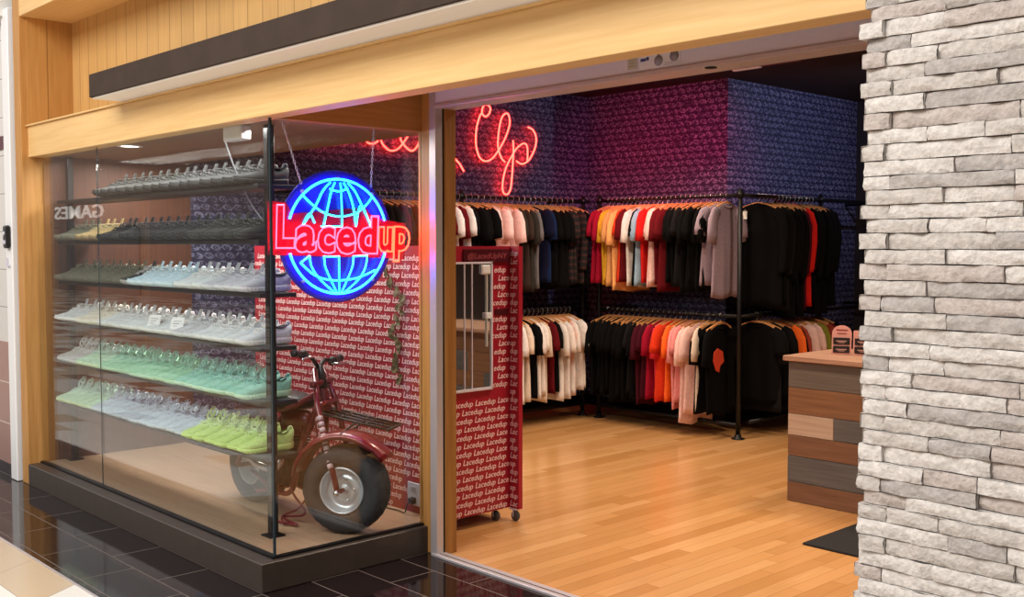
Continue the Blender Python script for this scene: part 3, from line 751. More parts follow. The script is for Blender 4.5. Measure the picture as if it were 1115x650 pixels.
# ================================================================== MINIBIKE
t=thing('minibike','dark red minibike with a fat front tyre parked behind the window corner','minibike',(-4.90,3.03,.147))
bred=mat('bike_red',(112,16,26),.28,.1,coat=.4,spec=.5); bblack=mat('bike_black',(22,20,22),.5); rub=mat('tyre_rubber',(44,44,46),.75,noise=.2,scale=30,bump=.3)
rimm=mat('rim_silver',(200,204,210),.3,.6); seatm=mat('seat_vinyl',(30,20,24),.45); eng=mat('engine_dark',(36,32,32),.5,.4); chrome=mat('chrome',(210,210,214),.15,1)
def wheel(cx,cy,cz,n,parent,name):
    n=Vector(n).normalized(); o=Vector((cx,cy,cz)); b=MB(); K=52
    prof=[]
    for i in range(20):
        a=2*PI*i/20; ca,sa=math.cos(a),math.sin(a)
        prof.append((.168+.057*math.copysign(abs(ca)**.75,ca),.088*math.copysign(abs(sa)**.8,sa)))
    b.lathe(prof,o,n,K,0,closed=True)
    u=n.orthogonal().normalized(); w_=n.cross(u)
    for i in range(26):            # tread lugs in alternating rows
        for rr,hh in ((.2215,0),(.2185,.03),(.2185,-.03),(.208,.058),(.208,-.058)):
            a=2*PI*(i+(.5 if hh else 0))/26
            d=u*math.cos(a)+w_*math.sin(a); tg=n.cross(d); c=o+d*rr+n*hh
            vs=[c+tg*sx*.013+n*sy*.012+d*sz for sx in(-1,1) for sy in (-1,1) for sz in (-.006,.004)]
            b.add(vs,[(0,1,3,2),(4,6,7,5),(0,4,5,1),(2,3,7,6),(0,2,6,4),(1,5,7,3)],0)
    wt=b.build(name,rub,parent)
    b=MB()
    for s in (1,-1):
        b.lathe([(.118,.02),(.122,.062),(.117,.072),(.111,.068),(.108,.055),(.092,.03),(.078,.024),(.07,.034),(.045,.036),(.036,.03),(.02,.03),(.018,.045),(.0,.045)],o,n*s,36)
    b.build('rim',rimm,wt)
    b=MB()
    for i in range(5):
        a=2*PI*i/5; d=u*math.cos(a)+w_*math.sin(a); b.lathe([(0,.028),(.007,.028),(.007,.042),(0,.042)],o+d*.056,n,8)
    b.build('wheel_bolts',chrome,wt)
    return wt
ZW=.222
nf=Vector((.53,-.85,0)).normalized(); df=Vector((.85,.53,0)).normalized()
hub=Vector((.452,-.01,ZW)); stem=Vector((.14,.03,.805)); clampL=stem+(hub-stem)*.30
wheel(hub.x,hub.y,hub.z,nf,t,'front_wheel'); wheel(-.44,0,ZW,(0,-1,0),t,'rear_wheel')
b=MB()
for s in (1,-1):
    top=clampL+nf*s*.085; low=hub+nf*s*.112
    b.tube([stem+nf*s*.05,top+nf*s*.03,low],[.014,.016,.015],10)
for q in (clampL,stem+(hub-stem)*.12): b.tube([q-nf*.12,q+nf*.12],.017,8)
b.tube([hub-nf*.14,hub+nf*.14],.011,10)
fk=b.build('fork',bred,t)
b=MB(); 
for s in (1,-1): b.lathe([(0,0),(.016,0),(.018,.008),(.01,.02),(0,.02)],hub+nf*s*.122,nf*s,12)
b.build('axle_nut',chrome,fk)
b=MB(); 
tl=clampL+nf*.115; lo=hub+nf*.13; dd=(lo-tl)
for i in range(9):
    c=tl+dd*(.12+.62*i/9); b.tube([c,c+dd*.045],.0165,8)
b.build('fork_decal',mat('fork_decal_white',(196,170,172),.4),fk)
# handlebar with two grips and levers
b=MB(); bar=[]
nb=Vector((.6,-.8,0))
RISE={1:.115,-1:.02}
for s,e in ((1,.34),(-1,.37)):
    b.tube(spline([stem,stem+nb*s*.10+Vector((0,0,.03+RISE[s]*.3)),stem+nb*s*.2+Vector((0,0,RISE[s]*.8)),stem+nb*s*e+Vector((0,0,RISE[s]))],6),.011,8)
b.tube([stem+Vector((.05,.0,-.10)),stem+Vector((0,0,.02))],.02,10)
hb=b.build('handlebar',bblack,t)
for s in (1,-1):
    b=MB(); p0=stem+nb*s*.2+Vector((0,0,RISE[s]*.8)); p1=stem+nb*s*.345+Vector((0,0,RISE[s])); b.tube([p0,p0.lerp(p1,.05),p0.lerp(p1,.3),p0.lerp(p1,.32),p0.lerp(p1,.95),p1],[.012,.026,.022,.0175,.0175,.021],10); b.build('grip',bblack,hb)
    b=MB(); q=p0+df*.03; b.tube(spline([p0+Vector((0,0,-.01)),q+Vector((.02,0,-.01)),p0.lerp(p1,.6)+df*.05+Vector((0,0,-.02)),p1+df*.045+Vector((0,0,-.03))],5),.006,6); b.build('brake_lever',chrome,hb)
# front mudguard following the steered wheel
def guard(o,d,n,r,a0,a1,w,name,parent,mt):
    b=MB(); rings=[]; K=18
    for i in range(K+1):
        a=math.radians(a0+(a1-a0)*i/K); e=Vector((0,0,1))*math.sin(a)+d*math.cos(a); ww=w*(1 if 2<i<K-1 else .8)
        ring_=[]
        for u,v in ((-1,-.03),(-.92,-.006),(-.4,.006),(.4,.006),(.92,-.006),(1,-.03),(.9,-.012),(.4,.0),(-.4,.0),(-.9,-.012)): ring_.append(o+e*(r+v)+n*(u*ww))
        rings.append(ring_)
    b.loft(rings,0); return b.build(name,mt,parent)
guard(hub,df,nf,.292,36,168,.092,'front_mudguard',t,bred)
# frame: loop tubes, tank, rear mudguard
b=MB()
hd=Vector((.17,.028,.66))
for s in (1,-1):
    y=s*.075
    b.tube(spline([hd+Vector((0,y*.4,.02)),(.05,y,.60),(-.15,y,.56),(-.40,y,.55),(-.56,y,.53)],5),.015,8)
    b.tube(spline([hd+Vector((0,y*.4,-.05)),(.12,y,.38),(.04,y,.16),(-.12,y,.12),(-.40,y,.2)],6),.015,8)
    b.tube([(-.44,y*1.9,ZW),(-.3,y,.55)],.013,8)
    b.tube([(-.12,y,.12),(-.2,y,.56)],.013,8)
b.tube([hd+Vector((-.03,0,.1)),hd+Vector((.045,0,-.07))],.03,12)
b.tube([(-.44,-.13,ZW),(-.44,.13,ZW)],.012,8); b.tube([(-.15,-.2,.13),(-.15,.2,.13)],.012,8)
b.build('frame',bred,t)
b=MB(); rings=[]
for x,w,z0,z1 in ((.10,.03,.47,.55),(.06,.055,.44,.575),(-.04,.07,.42,.57),(-.12,.065,.43,.56),(-.17,.03,.46,.54)):
    rings.append([(x,w*math.cos(a),(z0+z1)/2+(z1-z0)/2*math.sin(a)) for a in [2*PI*i/14 for i in range(14)]])
b.loft(rings,0); b.build('fuel_tank',bred,t)
guard(Vector((-.44,0,ZW)),Vector((1,0,0)),Vector((0,1,0)),.275,20,165,.105,'rear_mudguard',t,bred)
b=MB(); rings=[]
for x,w,z0,z1 in ((.08,.045,.595,.625),(.06,.08,.585,.65),(-.1,.10,.575,.66),(-.38,.115,.575,.665),(-.56,.11,.575,.675),(-.60,.07,.59,.655)):
    rings.append([(x,w*math.copysign(abs(math.cos(a))**.6,math.cos(a)),(z0+z1)/2+(z1-z0)/2*math.copysign(abs(math.sin(a))**.7,math.sin(a))) for a in [2*PI*i/16 for i in range(16)]])
b.loft(rings,0); b.build('seat',seatm,t)
# engine: crankcase, finned cylinder, fan cover, muffler, chain guard
b=MB(); b.box(-.22,.0,-.09,.09,.16,.32,0,.015); b.box(-.19,-.03,-.07,.07,.32,.36,0,.006)
for i in range(6): b.box(-.19,-.02,-.10,.08,.355+i*.017,.362+i*.017)
b.box(-.17,-.04,-.08,.06,.35,.46,0,.004)
e_=b.build('engine',eng,t)
b=MB(); b.lathe([(.0,.03),(.03,.032),(.075,.025),(.088,.008),(.09,0),(0,0)],(-.10,-.092,.25),(0,-1,0),26); b.build('fan_cover',bblack,e_)
b=MB(); b.lathe([(0,0),(.02,0),(.022,.01),(.012,.02),(0,.02)],(-.02,-.11,.405),(0,-1,0),12); b.build('spark_cap',mat('spark_white',(190,184,176),.5),e_)
b=MB(); b.tube(spline([(-.05,-.1,.40),(.02,-.13,.36),(-.02,-.14,.27),(-.2,-.15,.27),(-.34,-.15,.33)],6),.022,9); b.build('exhaust_pipe',chrome,e_)
b=MB(); b.box(-.06,.01,-.125,-.1,.33,.37,0,.004); b.build('maker_plate',mat('label_cream',(196,188,172),.5),e_)
b=MB(); b.tube(spline([(.1,-.05,.5),(.16,-.1,.35),(.1,-.12,.18),(.2,-.1,.06),(.05,-.14,.02),(.22,-.16,.012),(.0,-.2,.01)],6),.006,6); b.tube(spline([(.12,.02,.52),(.2,-.02,.3),(.17,-.1,.1),(.06,-.15,.03),(.16,-.2,.012)],6),.005,6); b.build('control_cable',mat('cable_red',(116,24,28),.4),t)
b=MB()
for s in (1,-1): b.tube([(-.15,s*.2,.13),(-.15,s*.27,.13)],.016,8)
b.build('foot_peg',bblack,t)
# slatted carrier above the front mudguard
b=MB(); base=Vector((.17,.04,.585))
for s in (-.09,-.03,.03,.09): b.tube([base+nf*s,base+nf*s+df*.40+Vector((0,0,-.075))],.007,6)
for u in (0,.13,.27,.40): b.tube([base-nf*.095+df*u+Vector((0,0,-.1875*u)),base+nf*.095+df*u+Vector((0,0,-.1875*u))],.007,6)
for s in (-.08,.08): b.tube([base+nf*s+df*.22+Vector((0,0,-.042)),hub+nf*s+Vector((0,0,.285))],.006,6)
b.build('front_carrier',bblack,t)
# ================================================================== CLOTHES RAILS
pipe=mat('rail_pipe',(20,18,20),.45,.4)
def rack(label,p0,p1,posts,wall,loc):
    """rails from p0 to p1 at two heights; wall: unit vector toward the wall, brackets length"""
    t=thing('clothes_rail',label,'clothes rail',loc); o=Vector(loc)
    p0=Vector(p0)-Vector((o.x,o.y,0)); p1=Vector(p1)-Vector((o.x,o.y,0))
    for z in (2.02,1.02):
        b=MB(); b.tube([p0+Vector((0,0,z)),p1+Vector((0,0,z))],.016,10); b.build('rail',pipe,t)
    b=MB(); b.tube([p0+Vector((0,0,.115)),p1+Vector((0,0,.115))],.018,8); b.build('foot_rail',pipe,t)
    for q in posts:
        b=MB(); c=p0.lerp(p1,q); b.tube([c,c+Vector((0,0,2.07))],.02,10)
        b.lathe([(.03,2.0),(.03,2.045)],c,(0,0,1),10); po=b.build('post',pipe,t)
        b=MB(); b.lathe([(0,0),(.055,0),(.055,.008),(.03,.014),(.026,.04),(0,.04)],c,(0,0,1),16); b.build('floor_flange',pipe,po)
        w=Vector(wall[0])*wall[1]
        for z in (2.02,1.02):
            b=MB(); b.tube([c+Vector((0,0,z)),c+Vector((0,0,z))+w],.014,8); b.build('wall_arm',pipe,t)
    return t
rack('black pipe clothes rail along the wall under the red script neon',(-6.78,4.2,0),(-6.78,7.36,0),(.02,.5,.975),((-1,0,0),.465),(-6.78,6.0,0))
rack('black pipe clothes rail along the back wall with mustard and pink t-shirts',(-6.62,7.3,0),(-5.03,7.3,0),(.02,.995),((0,1,0),.545),(-5.9,7.3,0))
rack('black pipe clothes rail of long black garments behind the plank counter',(-5.07,7.5,0),(-5.07,9.95,0),(.45,.98),((-1,0,0),.485),(-5.07,8.6,0))

woodh=mat('hanger_wood',(206,146,92),.45,noise=.15,scale=20); hookm=mat('hook_wire',(190,186,182),.3,.9)
hang=thing('clothes_hanger','x','hanger')
b=MB(); rings=[]
for i in range(13):
    u=-1+2*i/12; x=.205*u; z=-.058-.062*abs(u)**1.25; y=.012*abs(u)**2
    rings.append([(x,y-.008,z-.011),(x,y+.008,z-.011),(x,y+.008,z+.011),(x,y-.008,z+.011)])
b.loft(rings,0,smooth=False); b.build('hanger_bar',woodh,hang)
b=MB(); b.tube(spline([(0,0,-.055),(0,0,-.036),(.012,0,-.028),(.022,0,-.010),(.017,0,.013),(0,0,.0215),(-.016,0,.014),(-.021,0,-.002)],5),.0026,6); b.build('hook',hookm,hang)
register(hang)

def make_garment(name,seed,length=.70,long=False,hood=False,wide=.235,longsleeve=None):
    rr=random.Random(seed); t=thing(name,'x','shirt'); b=MB(); n=28
    ph=[rr.uniform(0,6.28) for _ in range(6)]
    zs=[-.088,-.098,-.112,-.13,-.155,-.20,-.27,-.36,-.46,-.56]; zs=[z for z in zs if z>-.09-length+.06]+[-.09-length*.93,-.09-length]
    def hw(z):
        d=-z-.088
        if d<.075: return .07+(wide-.07-.022)*min(1,d/.07)**.8
        return wide-.018+.02*min(1,(d-.075)/length)
    rings=[]
    for z in zs:
        d=(-z-.088)/length; w=hw(z); th=.016+.02*min(1,d*3)
        r=[]
        for i in range(n):
            a=2*PI*i/n; ca,sa=math.cos(a),math.sin(a)
            x=w*math.copysign(abs(ca)**.8,ca)
            y=.68*(th*math.copysign(abs(sa)**.75,sa)+ .016*d*math.sin(x*26+ph[0])+.010*d*math.sin(x*47+ph[1]+d*3)+.012*d*math.sin(ph[2]+d*4))
            r.append((x+.006*d*math.sin(d*9+ph[3]),y,z+(.012*math.sin(x*20+ph[4]) if z<-.09-length*.9 else 0)))
        rings.append(r)
    b.loft(rings,0); b.build('torso',MATS['cloth_black'],t)
    for s in (-1,1):
        b=MB(); rings=[]
        if long: path=[(.155,-.15,.060),(.205,-.19,.072),(.238,-.28,.066),(.248,-.42,.056),(.245,-.55,.05),(.238,-.66,.044),(.236,-.69,.034)]
        else:
            sl=rr.uniform(.95,1.45); path=[(.155,-.15,.062),(.200,-.185,.080),(.228,-.24,.082),(.244,-.24-.075*sl,.080),(.252,-.24-.13*sl,.078)]
        yo=rr.uniform(-.014,.0)
        for k_,(x,z,w) in enumerate(path):
            nx,nz=path[min(k_+1,len(path)-1)][0]-path[max(k_-1,0)][0],path[min(k_+1,len(path)-1)][1]-path[max(k_-1,0)][1]
            l=math.hypot(nx,nz); px,pz=-nz/l,nx/l      # across the sleeve
            th=.02+.01*min(1,k_/3)
            rings.append([(s*(x+px*w*math.cos(a)*.8),yo*k_/3+th*math.sin(a)+.004*math.sin(k_*2+a*2+ph[5]),z+pz*w*math.cos(a)*.8) for a in [2*PI*i/14 for i in range(14)]])
        b.loft(rings,0); b.build('sleeve',MATS['cloth_black'],t)
    if hood:
        b=MB(); rings=[]
        for z,w,th,y in ((-.075,.055,.02,.015),(-.09,.085,.035,.02),(-.13,.105,.05,.03),(-.19,.095,.045,.04),(-.25,.05,.03,.04)):
            rings.append([(w*math.cos(a),y+th*math.sin(a),z) for a in [2*PI*i/16 for i in range(16)]])
        b.loft(rings,0); b.build('hood',MATS['cloth_black'],t)
    else:
        b=MB(); b.tube([(.074*math.cos(2*PI*i/18),.019*math.sin(2*PI*i/18),-.092+(-.03 if math.sin(2*PI*i/18)<0 else 0)*abs(math.sin(2*PI*i/18))) for i in range(18)],.0075,6,closed=True); b.build('neckband',MATS['cloth_black'],t)
    register(t); return t
def cl(name,c): return mat('cloth_'+name,c,.9,noise=.10,scale=40,spec=.12)
CC={'black':((7,6,7),'black'),'charcoal':((22,20,21),'charcoal'),'white':((224,214,210),'white'),'cream':((214,196,180),'cream'),'palepink':((232,192,186),'pale pink'),
 'pink':((226,142,142),'pink'),'darkred':((92,14,22),'dark red'),'maroon':((66,14,28),'maroon'),'crimson':((150,16,44),'crimson'),'mustard':((214,160,44),'mustard yellow'),
 'tan':((206,150,92),'tan'),'apricot':((236,168,104),'apricot'),'orangered':((214,58,28),'orange red'),'orange':((240,104,40),'orange'),'red':((196,30,28),'red'),
 'redpink':((214,48,62),'coral red'),'lightblue':((140,168,190),'light blue'),'lavender':((150,132,146),'grey lavender'),'camo':((46,41,36),'olive brown'),'brown':((54,40,34),'brown'),
 'grey':((104,98,98),'grey'),'navy':((15,17,40),'navy'),'blue':((18,34,68),'blue'),'olive':((126,124,46),'olive green'),'rust':((150,60,44),'rust red')}
for q,(c,_) in CC.items(): cl(q,c)
# striped cloth
k=NB('cloth_stripe'); x,y,z=k.xyz(); s=k.math('LESS_THAN',k.math('FRACT',k.math('DIVIDE',z,.062)),.4); k.l(k.mix(s,lin((10,8,9)),lin((58,26,26))),k.b.inputs['Base Color']); k.b.inputs['Roughness'].default_value=.9
CC['stripe']=((0,0,0),'maroon striped')
tees=[make_garment('t_shirt',s) for s in (1,2,3)]
longt=make_garment('t_shirt',4,length=.80); hoods=[make_garment('hoodie',5,length=.74,long=True,hood=True)]*2; coats=[make_garment('long_hoodie',s,length=.90,long=True,hood=True) for s in (8,9)]
KIND={'t':'t-shirt','h':'hoodie','l':'long t-shirt','c':'long hoodie'}
usedp=set()
def use(pr,loc,rz,label,group,cloth):
    tb={n:MATS['cloth_'+cloth] for n in ('torso','sleeve','neckband','hood')} if cloth else {}
    if pr.name not in usedp:
        usedp.add(pr.name); pr.location=loc; pr.rotation_euler=(0,0,rz); pr['label']=label; pr['group']=group
        for ch in pr.children:
            b_=ch.name.split('.')[0]
            if b_ in tb: ch.material_slots[0].link='OBJECT'; ch.material_slots[0].material=tb[b_]
        return pr
    return clone(pr,loc,rz,label,group,tb)
ORDN=['first','second','third','fourth','fifth','sixth','seventh','eighth','ninth','tenth']
def ordinal(i):
    n=i+1
    return (ORDN[i] if i<10 else '%d%s'%(n,'th' if 10<n%100<14 else {1:'st',2:'nd',3:'rd'}.get(n%10,'th')))
prints=[]
def hang_row(items,pos,z,rz,rowname,side,group):
    """items: 'colour[:kind][:print]'; pos(i) -> (x, y)"""
    for i,it in enumerate(items):
        f=it.split(':'); c=f[0]; kd=f[1] if len(f)>1 and f[1] else 't'; pr=f[2] if len(f)>2 else ''
        x,y=pos(i); r=rz+R.uniform(-.14,.14)
        P={'t':tees[(i*7+len(items))%3],'h':hoods[i%2],'l':longt,'c':coats[i%2]}[kd]
        col=CC[c][1]
        lab='%s %s%s, %s from %s end of %s'%(col,KIND[kd],' with '+PRW[pr] if pr else '',ordinal(i),side,rowname)
        g=use(P,(x,y,z+.018),r,lab,group,c)
        g.scale=(R.uniform(.96,1.03),1,R.uniform(.93,1.06))
        if pr: PRF[pr](g)
        use(hang,(x,y,z),r,'wooden hanger of %s %s, %s from %s end of %s'%(col,KIND[kd],ordinal(i),side,rowname),'hangers on the '+rowname,None)
def chest(g,fn,mts):
    b=MB(); fn(b); b.build('chest_print',mts,g)
inkw=mat('print_white',(226,222,218),.7); inko=mat('print_orange',(220,70,40),.7); inkb=mat('print_black',(16,15,17),.7)
def disc(b,x,z,r,m=0,y=-.034): b.lathe([(0,0),(r,0),(r,.003),(0,.003)],(x,y,z),(0,-1,0),16,m)
PRW={'dots':'white marks','face':'a black round print','mark':'a white chest mark','blob':'an orange red print','tag':'white tag'}
PRF={'dots':lambda g: chest(g,lambda b:[disc(b,-.15+.075*q,-.36+.008*(q%2),.014,y=-.05) for q in range(3)],[inkw]),
 'face':lambda g: chest(g,lambda b:(disc(b,-.06,-.34,.062),disc(b,.02,-.40,.04)),[inkb]),
 'mark':lambda g: chest(g,lambda b:(b.box(-.10,-.085,-.037,-.030,-.36,-.26),b.box(-.10,-.055,-.037,-.030,-.275,-.26),b.box(-.12,-.07,-.037,-.030,-.32,-.305)),[inkw]),
 'blob':lambda g: chest(g,lambda b:(b.prism([(-.16,-.30),(-.10,-.27),(-.02,-.30),(.0,-.38),(-.06,-.41),(-.08,-.46),(-.13,-.44),(-.17,-.37)],(0,-.034,0),(1,0,0),(0,0,1),(0,.006,0)),),[inko]),
 'tag':lambda g: chest(g,lambda b:(b.box(-.12,-.07,-.06,-.056,-.22,-.15),b.tube([(-.095,-.045,-.13),(-.095,-.058,-.15)],.002,5)),[inkw])}

LU=['black','darkred','charcoal','grey','grey','black','darkred','maroon','black','charcoal','maroon','black','darkred','darkred','maroon','black','charcoal',
    'darkred::dots','white','darkred','white','black','black::dots','black::dots','black','palepink','palepink','palepink','palepink','camo','brown','camo','grey','navy','blue','black','black','black','stripe','stripe','stripe:h','black']
y0,y1=4.30,7.12; st=(y1-y0)/(len(LU)-1)
hang_row(LU,lambda i:(-6.78,y0+st*i),2.02,0,'upper rail under script neon','mall','clothes on the upper rail under the script neon')
LL=['white','cream','black','white','white','cream','darkred','black','white','white','palepink','white','white','white']
hang_row(LL,lambda i:(-6.78,6.32+.059*i),1.02,0,'lower rail under script neon','mall','clothes on the lower rail under the script neon')
BU=['crimson','crimson','mustard','mustard::face','tan','apricot','orangered','darkred','white','black','lightblue:t','red','palepink','palepink','darkred','darkred','black','black','charcoal','black','black','black','black','black','lavender','lavender:l']
xb0,xb1=-6.47,-5.17; sb=(xb1-xb0)/(len(BU)-1)
hang_row(BU,lambda i:(xb0+sb*i,7.3),2.02,PI/2,'upper back-wall rail','left','clothes on the upper rail of the back wall')
BLo=['black']*7+['charcoal','black','maroon','maroon','crimson','redpink','orangered','orange','pink','pink:t','palepink:l','palepink:l','cream:l','black::mark','black::blob']
sb2=(-5.22+6.47)/(len(BLo)-1)
hang_row(BLo,lambda i:(-6.47+sb2*i,7.3),1.02,PI/2,'lower back-wall rail','left','clothes on the lower rail of the back wall')
RU=['black:c:tag','black:c','charcoal:c','black:c','black:c','black:c','black:c','maroon:c','red:c','black:c','black:c','black:c','black:c','black:c','black:c']
hang_row(RU,lambda i:(-5.07,7.60+.058*i+(.02 if i>8 else 0)),2.02,0,'upper rail behind counter','near','clothes on the upper rail behind the counter')
RL=['black','charcoal','black','black','orange','black','rust','palepink','palepink','palepink','olive','olive','rust','darkred','black']
hang_row(RL,lambda i:(-5.07+.004*i,7.60+.062*i),1.02,0,'lower rail behind counter','near','clothes on the lower rail behind the counter')

# ================================================================== COUNTER, CARDS, MAT
t=thing('sales_counter','plank-clad counter of grey, brown and cream boards by the stone pillar','counter',(-3.60,5.755,0))
pc=[wood('plank_grey',(116,106,97),(96,86,79),'x',rough=.6),wood('plank_brown',(144,102,72),(118,80,54),'x',rough=.6),wood('plank_cream',(196,172,152),(176,150,130),'x',rough=.6),wood('plank_slate',(102,100,98),(84,80,80),'x',rough=.6),wood('plank_umber',(132,94,70),(108,74,52),'x',rough=.6)]
b=MB(); rowsz=[(.0,.125,[(0,2.2,4)]),(.125,.29,[(0,.60,3),(.60,1.0,2),(1.0,2.2,1)]),(.29,.42,[(0,1.3,4),(1.3,2.2,0)]),(.42,.555,[(0,.315,2),(.315,1.2,3),(1.2,2.2,1)]),(.555,.72,[(0,1.4,1),(1.4,2.2,3)]),(.72,.885,[(0,1.1,0),(1.1,2.2,4)])]
for z0,z1,ps in rowsz:
    for a,c,m in ps: b.box(a+.001,c-.001,0,.02,z0+.0015,z1-.0015,m,.002)
    b.box(0,.02,.021,.62,z0+.0015,z1-.0015,ps[0][2],.002)
b.build('plank_cladding',pc,t)
b=MB(); b.box(.02,2.2,.02,.62,0,.88); b.build('carcass',mat('counter_core',(60,44,34),.8),t)
b=MB(); b.box(-.025,2.22,-.03,.65,.886,.918,0,.004); b.build('countertop',wood('counter_top',(186,146,124),(162,122,100),'x',rough=.35),t)
pinkc=mat('card_pink',(222,158,148),.5); blk=mat('card_black',(30,22,24),.5); pkl=mat('card_pale_line',(196,150,144),.6)
def display_card(x,y,h,label,arch):
    t=thing('display_card',label,'card',(x,y,.919),.35)
    poly=[(-.06,0),(.06,0),(.06,h-.05)]+[(.06*math.cos(a),h-.05+.05*math.sin(a)) for a in [PI*i/10 for i in range(1,10)]]+[(-.06,h-.05)] if arch else [(-.06,0),(.06,0),(.06,h),(-.06,h)]
    b=MB(); b.prism(poly,(0,0,0),(1,0,0),(0,.12,.99),(0,.004,0)); b.build('card_board',pinkc,t)
    for q in range(2):
        b=MB(); z0=.012+.052*q; b.box(-.05,.05,-.006+.12*z0,.0+.12*z0+.001,z0,z0+.042,0,.001); pb=b.build('printed_block',blk,t)
        b=MB(); b.box(-.032,.032,-.0075+.12*z0,-.005+.12*z0,z0+.018,z0+.024); b.box(-.02,.02,-.0075+.12*z0,-.005+.12*z0,z0+.010,z0+.014); b.build('caption',pkl,pb)
    if arch:
        b=MB(); b.box(-.035,.035,-.004+.12*(h-.03),.12*(h-.03),h-.034,h-.028); b.box(-.03,.03,-.004+.12*(h-.05),.12*(h-.05),h-.055,h-.05); b.build('heading',mat('card_heading',(150,70,66),.5),t)
    b=MB(); b.box(-.04,.04,.0,.06,0,.006); b.build('foot',pinkc,t)
display_card(-3.39,6.02,.185,'pink arch-topped card with two black blocks standing on the counter',True)
display_card(-3.265,6.06,.155,'pink square-topped card on the counter half behind the stone pillar',False)
t=tag(None or sbox('door_mat',-3.0,-1.7,4.95,5.54,0,.012,mat('mat_black',(20,18,20),.95,bump=.6,scale=180),.004),'black rectangular mat on the maple floor by the pillar','mat'); t['kind']='thing'

# ================================================================== SMALL THINGS ON THE FRONT
t=thing('sticker_sheet','white printed sticker sheet with grey discs on the metal door header','sticker',(-2.73,3.3845,2.323))
b=MB(); b.box(-.106,.106,-.002,0,0,.063); b.build('sheet',mat('sheet_white',(216,214,220),.5),t)
b=MB(); b.box(-.100,-.072,-.003,-.001,.034,.046,0); b.box(-.07,-.056,-.003,-.001,.036,.05); b.build('blue_block',mat('print_blue',(58,66,120),.5),t)
b=MB(); b.lathe([(0,0),(.021,0),(.021,.003),(0,.003)],(-.005,-.002,.028),(0,-1,0),20); b.box(-.012,.0,-.004,-.002,.02,.058); b.build('grey_disc',mat('print_grey',(140,134,140),.5),t)
b=MB(); b.lathe([(0,0),(.022,0),(.022,.003),(0,.003)],(.075,-.002,.038),(0,-1,0),20); b.build('grey_disc',mat('print_grey2',(128,126,130),.5),t)
b=MB(); 
for q in range(3): b.box(.02,.1,-.003,-.001,.006+.005*q,.008+.005*q)
b.build('small_print',mat('print_pale',(176,174,180),.5),t)
o=MB(); o.box(-.025,.025,-.002,0,0,.045); 
for q in range(3): o.box(-.018,.018,-.003,-.001,.01+.011*q,.013+.011*q,1)
o=o.build('small_label',[mat('label_cream2',(186,180,160),.5),mat('label_ink',(150,146,130),.5)]); o.location=(-2.875,3.3845,2.334); tag(o,'small cream label on the metal door header left of the sticker sheet','label')
t=thing('door_strike','small black fixture on the white metal edge left of the shop','fixture',(-7.515,2.398,1.585))
b=MB(); b.box(-.045,.03,-.03,0,.0,.155,0,.01); b.build('case',mat('fixture_black',(22,22,24),.35),t)
b=MB(); b.lathe([(0,0),(.014,0),(.014,.006),(0,.008)],(-.01,-.03,.10),(0,-1,0),14); b.box(-.03,.012,-.034,-.029,.03,.055,0); b.build('keyhole',alu,t)
t=thing('metal_bracket','tiny grey metal bracket below the black fixture on the white edge','bracket',(-7.53,2.398,1.46))
b=MB(); b.box(-.03,.02,-.008,0,0,.012); b.box(-.03,-.02,-.012,0,0,.06); b.build('strip',alu,t)
t=thing('downlight','lit round downlight in the window ceiling above the sneakers','light',(-6.17,2.66,2.2))
b=MB(); b.lathe([(.055,0),(.075,0),(.078,-.006),(.055,-.008)],(0,0,0),(0,0,1),24,closed=True); b.build('bezel',whitepaint,t)
b=MB(); b.lathe([(0,-.002),(.054,-.002),(.054,.0),(0,0)],(0,0,-.002),(0,0,1),24); b.build('lens',mat('lamp_lens',(255,244,225),.4,emit=9,ecol=(255,244,226)),t)
t=thing('track_light','dim red and white strip light on the dark shop ceiling','light',(-4.85,7.36,ZC))
b=MB(); b.box(-.32,.32,-.03,.03,-.035,0,0,.004); b.build('strip_body',mat('strip_red',(120,44,44),.5),t)
b=MB(); b.box(-.31,-.05,-.022,.022,-.045,-.034,0,.003); b.build('diffuser',mat('strip_white',(200,170,160),.5,emit=.25),t)

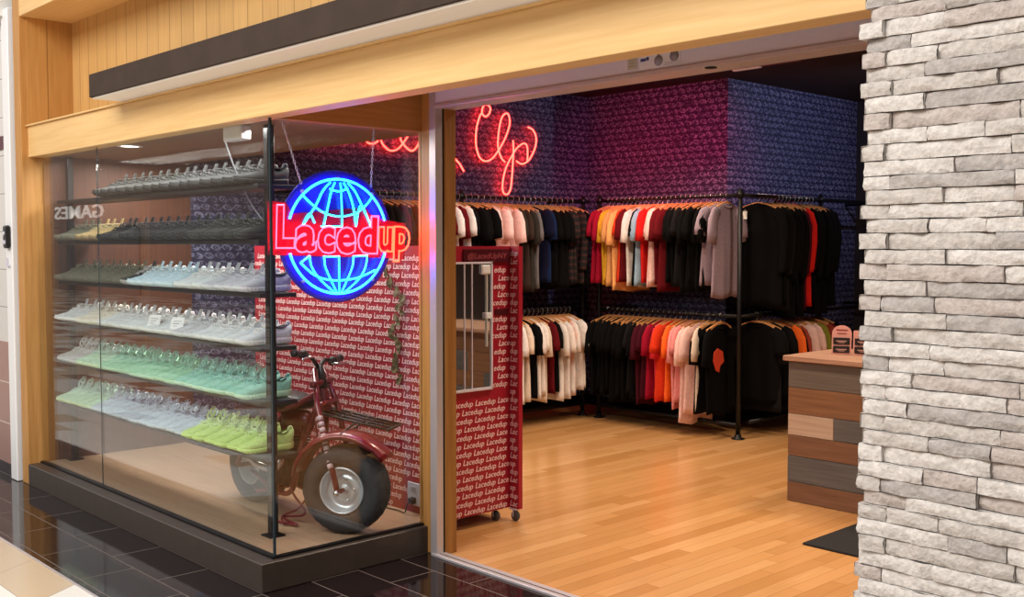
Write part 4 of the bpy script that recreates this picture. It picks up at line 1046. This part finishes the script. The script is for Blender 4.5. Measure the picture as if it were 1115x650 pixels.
# ================================================================== LIGHT
def area(name,loc,size,power,col,rot=(0,0,0),sy=None,spread=None):
    l=bpy.data.lights.new(name,'AREA'); l.energy=power; l.color=col; l.size=size
    if sy: l.shape='RECTANGLE'; l.size_y=sy
    if spread: l.spread=spread
    o=bpy.data.objects.new(name,l); COL.objects.link(o); o.location=loc; o.rotation_euler=rot; return o
def spot(name,loc,target,power,col,ang=60,blend=.6,rad=.04):
    l=bpy.data.lights.new(name,'SPOT'); l.energy=power; l.color=col; l.spot_size=math.radians(ang); l.spot_blend=blend; l.shadow_soft_size=rad
    o=bpy.data.objects.new(name,l); COL.objects.link(o); o.location=loc
    o.rotation_euler=(Vector(target)-Vector(loc)).to_track_quat('-Z','Y').to_euler(); return o
W=bpy.data.worlds.new('mall_daylight'); scene.world=W; W.use_nodes=True
bgn=W.node_tree.nodes['Background']; bgn.inputs[0].default_value=(1,.975,.95,1); bgn.inputs[1].default_value=.86
area('mall_key_light',(-4,-2.2,5.2),7,480,(1,.97,.93),(math.radians(28),0,0),3)  # unseen key light added above the mall to brighten the shopfront
warm=(1,.80,.60)
for i,(x,y,p) in enumerate(((-5.6,5.2,26),(-3.4,4.6,30),(-3.3,6.6,26),(-5.3,6.5,20),(-1.6,6.2,24),(-1.4,4.6,26))):
    area('shop_lamp',(x,y,3.02),.35,p,warm,spread=math.radians(130))
spot('rail_spot',(-4.6,5.6,3.0),(-6.6,6.6,1.3),55,(1,.78,.56),60)
spot('rail_spot',(-4.4,5.4,3.0),(-6.0,7.2,1.2),80,(1,.78,.56),60)
spot('rail_spot',(-3.4,6.6,3.0),(-4.8,8.2,1.5),40,(1,.78,.56),60)
spot('magenta_fill',(-4.2,5.9,3.0),(-6.3,7.85,2.3),430,(1,.08,.22),44,1)  # added to give the back wall its red glow, not a shop fixture
spot('blue_fill',(-3.0,8.6,3.0),(-5.5,8.9,2.6),120,(.66,.72,1),75,.9)  # added fill lifting the dark alcove wall, not a shop fixture
spot('wall_fill',(-4.2,5.4,3.0),(-7.2,6.2,2.5),60,(.6,.64,1),75,.9)  # added fill to brighten the left wallpaper, no fixture behind it
area('window_fill',(-5.9,2.66,2.175),2.6,15,(1,.96,.92),(math.radians(14),0,0),.08)  # extra strip added to brighten the fronts of the shoe rows
area('window_fill',(-5.9,3.1,2.17),2.4,54,(1,.95,.88),(0,0,0),.3)

# ================================================================== CAMERA
cam=bpy.data.cameras.new('camera'); co=bpy.data.objects.new('camera',cam); COL.objects.link(co)
cam.sensor_fit='HORIZONTAL'; cam.sensor_width=36; cam.lens=1146/1115*36; cam.clip_end=200; cam.clip_start=.05
co.location=(0,0,1.6); co.rotation_euler=(PI/2-math.radians(2.8474),0,math.radians(46.8146))
scene.camera=co
vs=scene.view_settings; vs.view_transform='Standard'; vs.look='None'; vs.exposure=0; vs.gamma=1; vs.use_curve_mapping=False
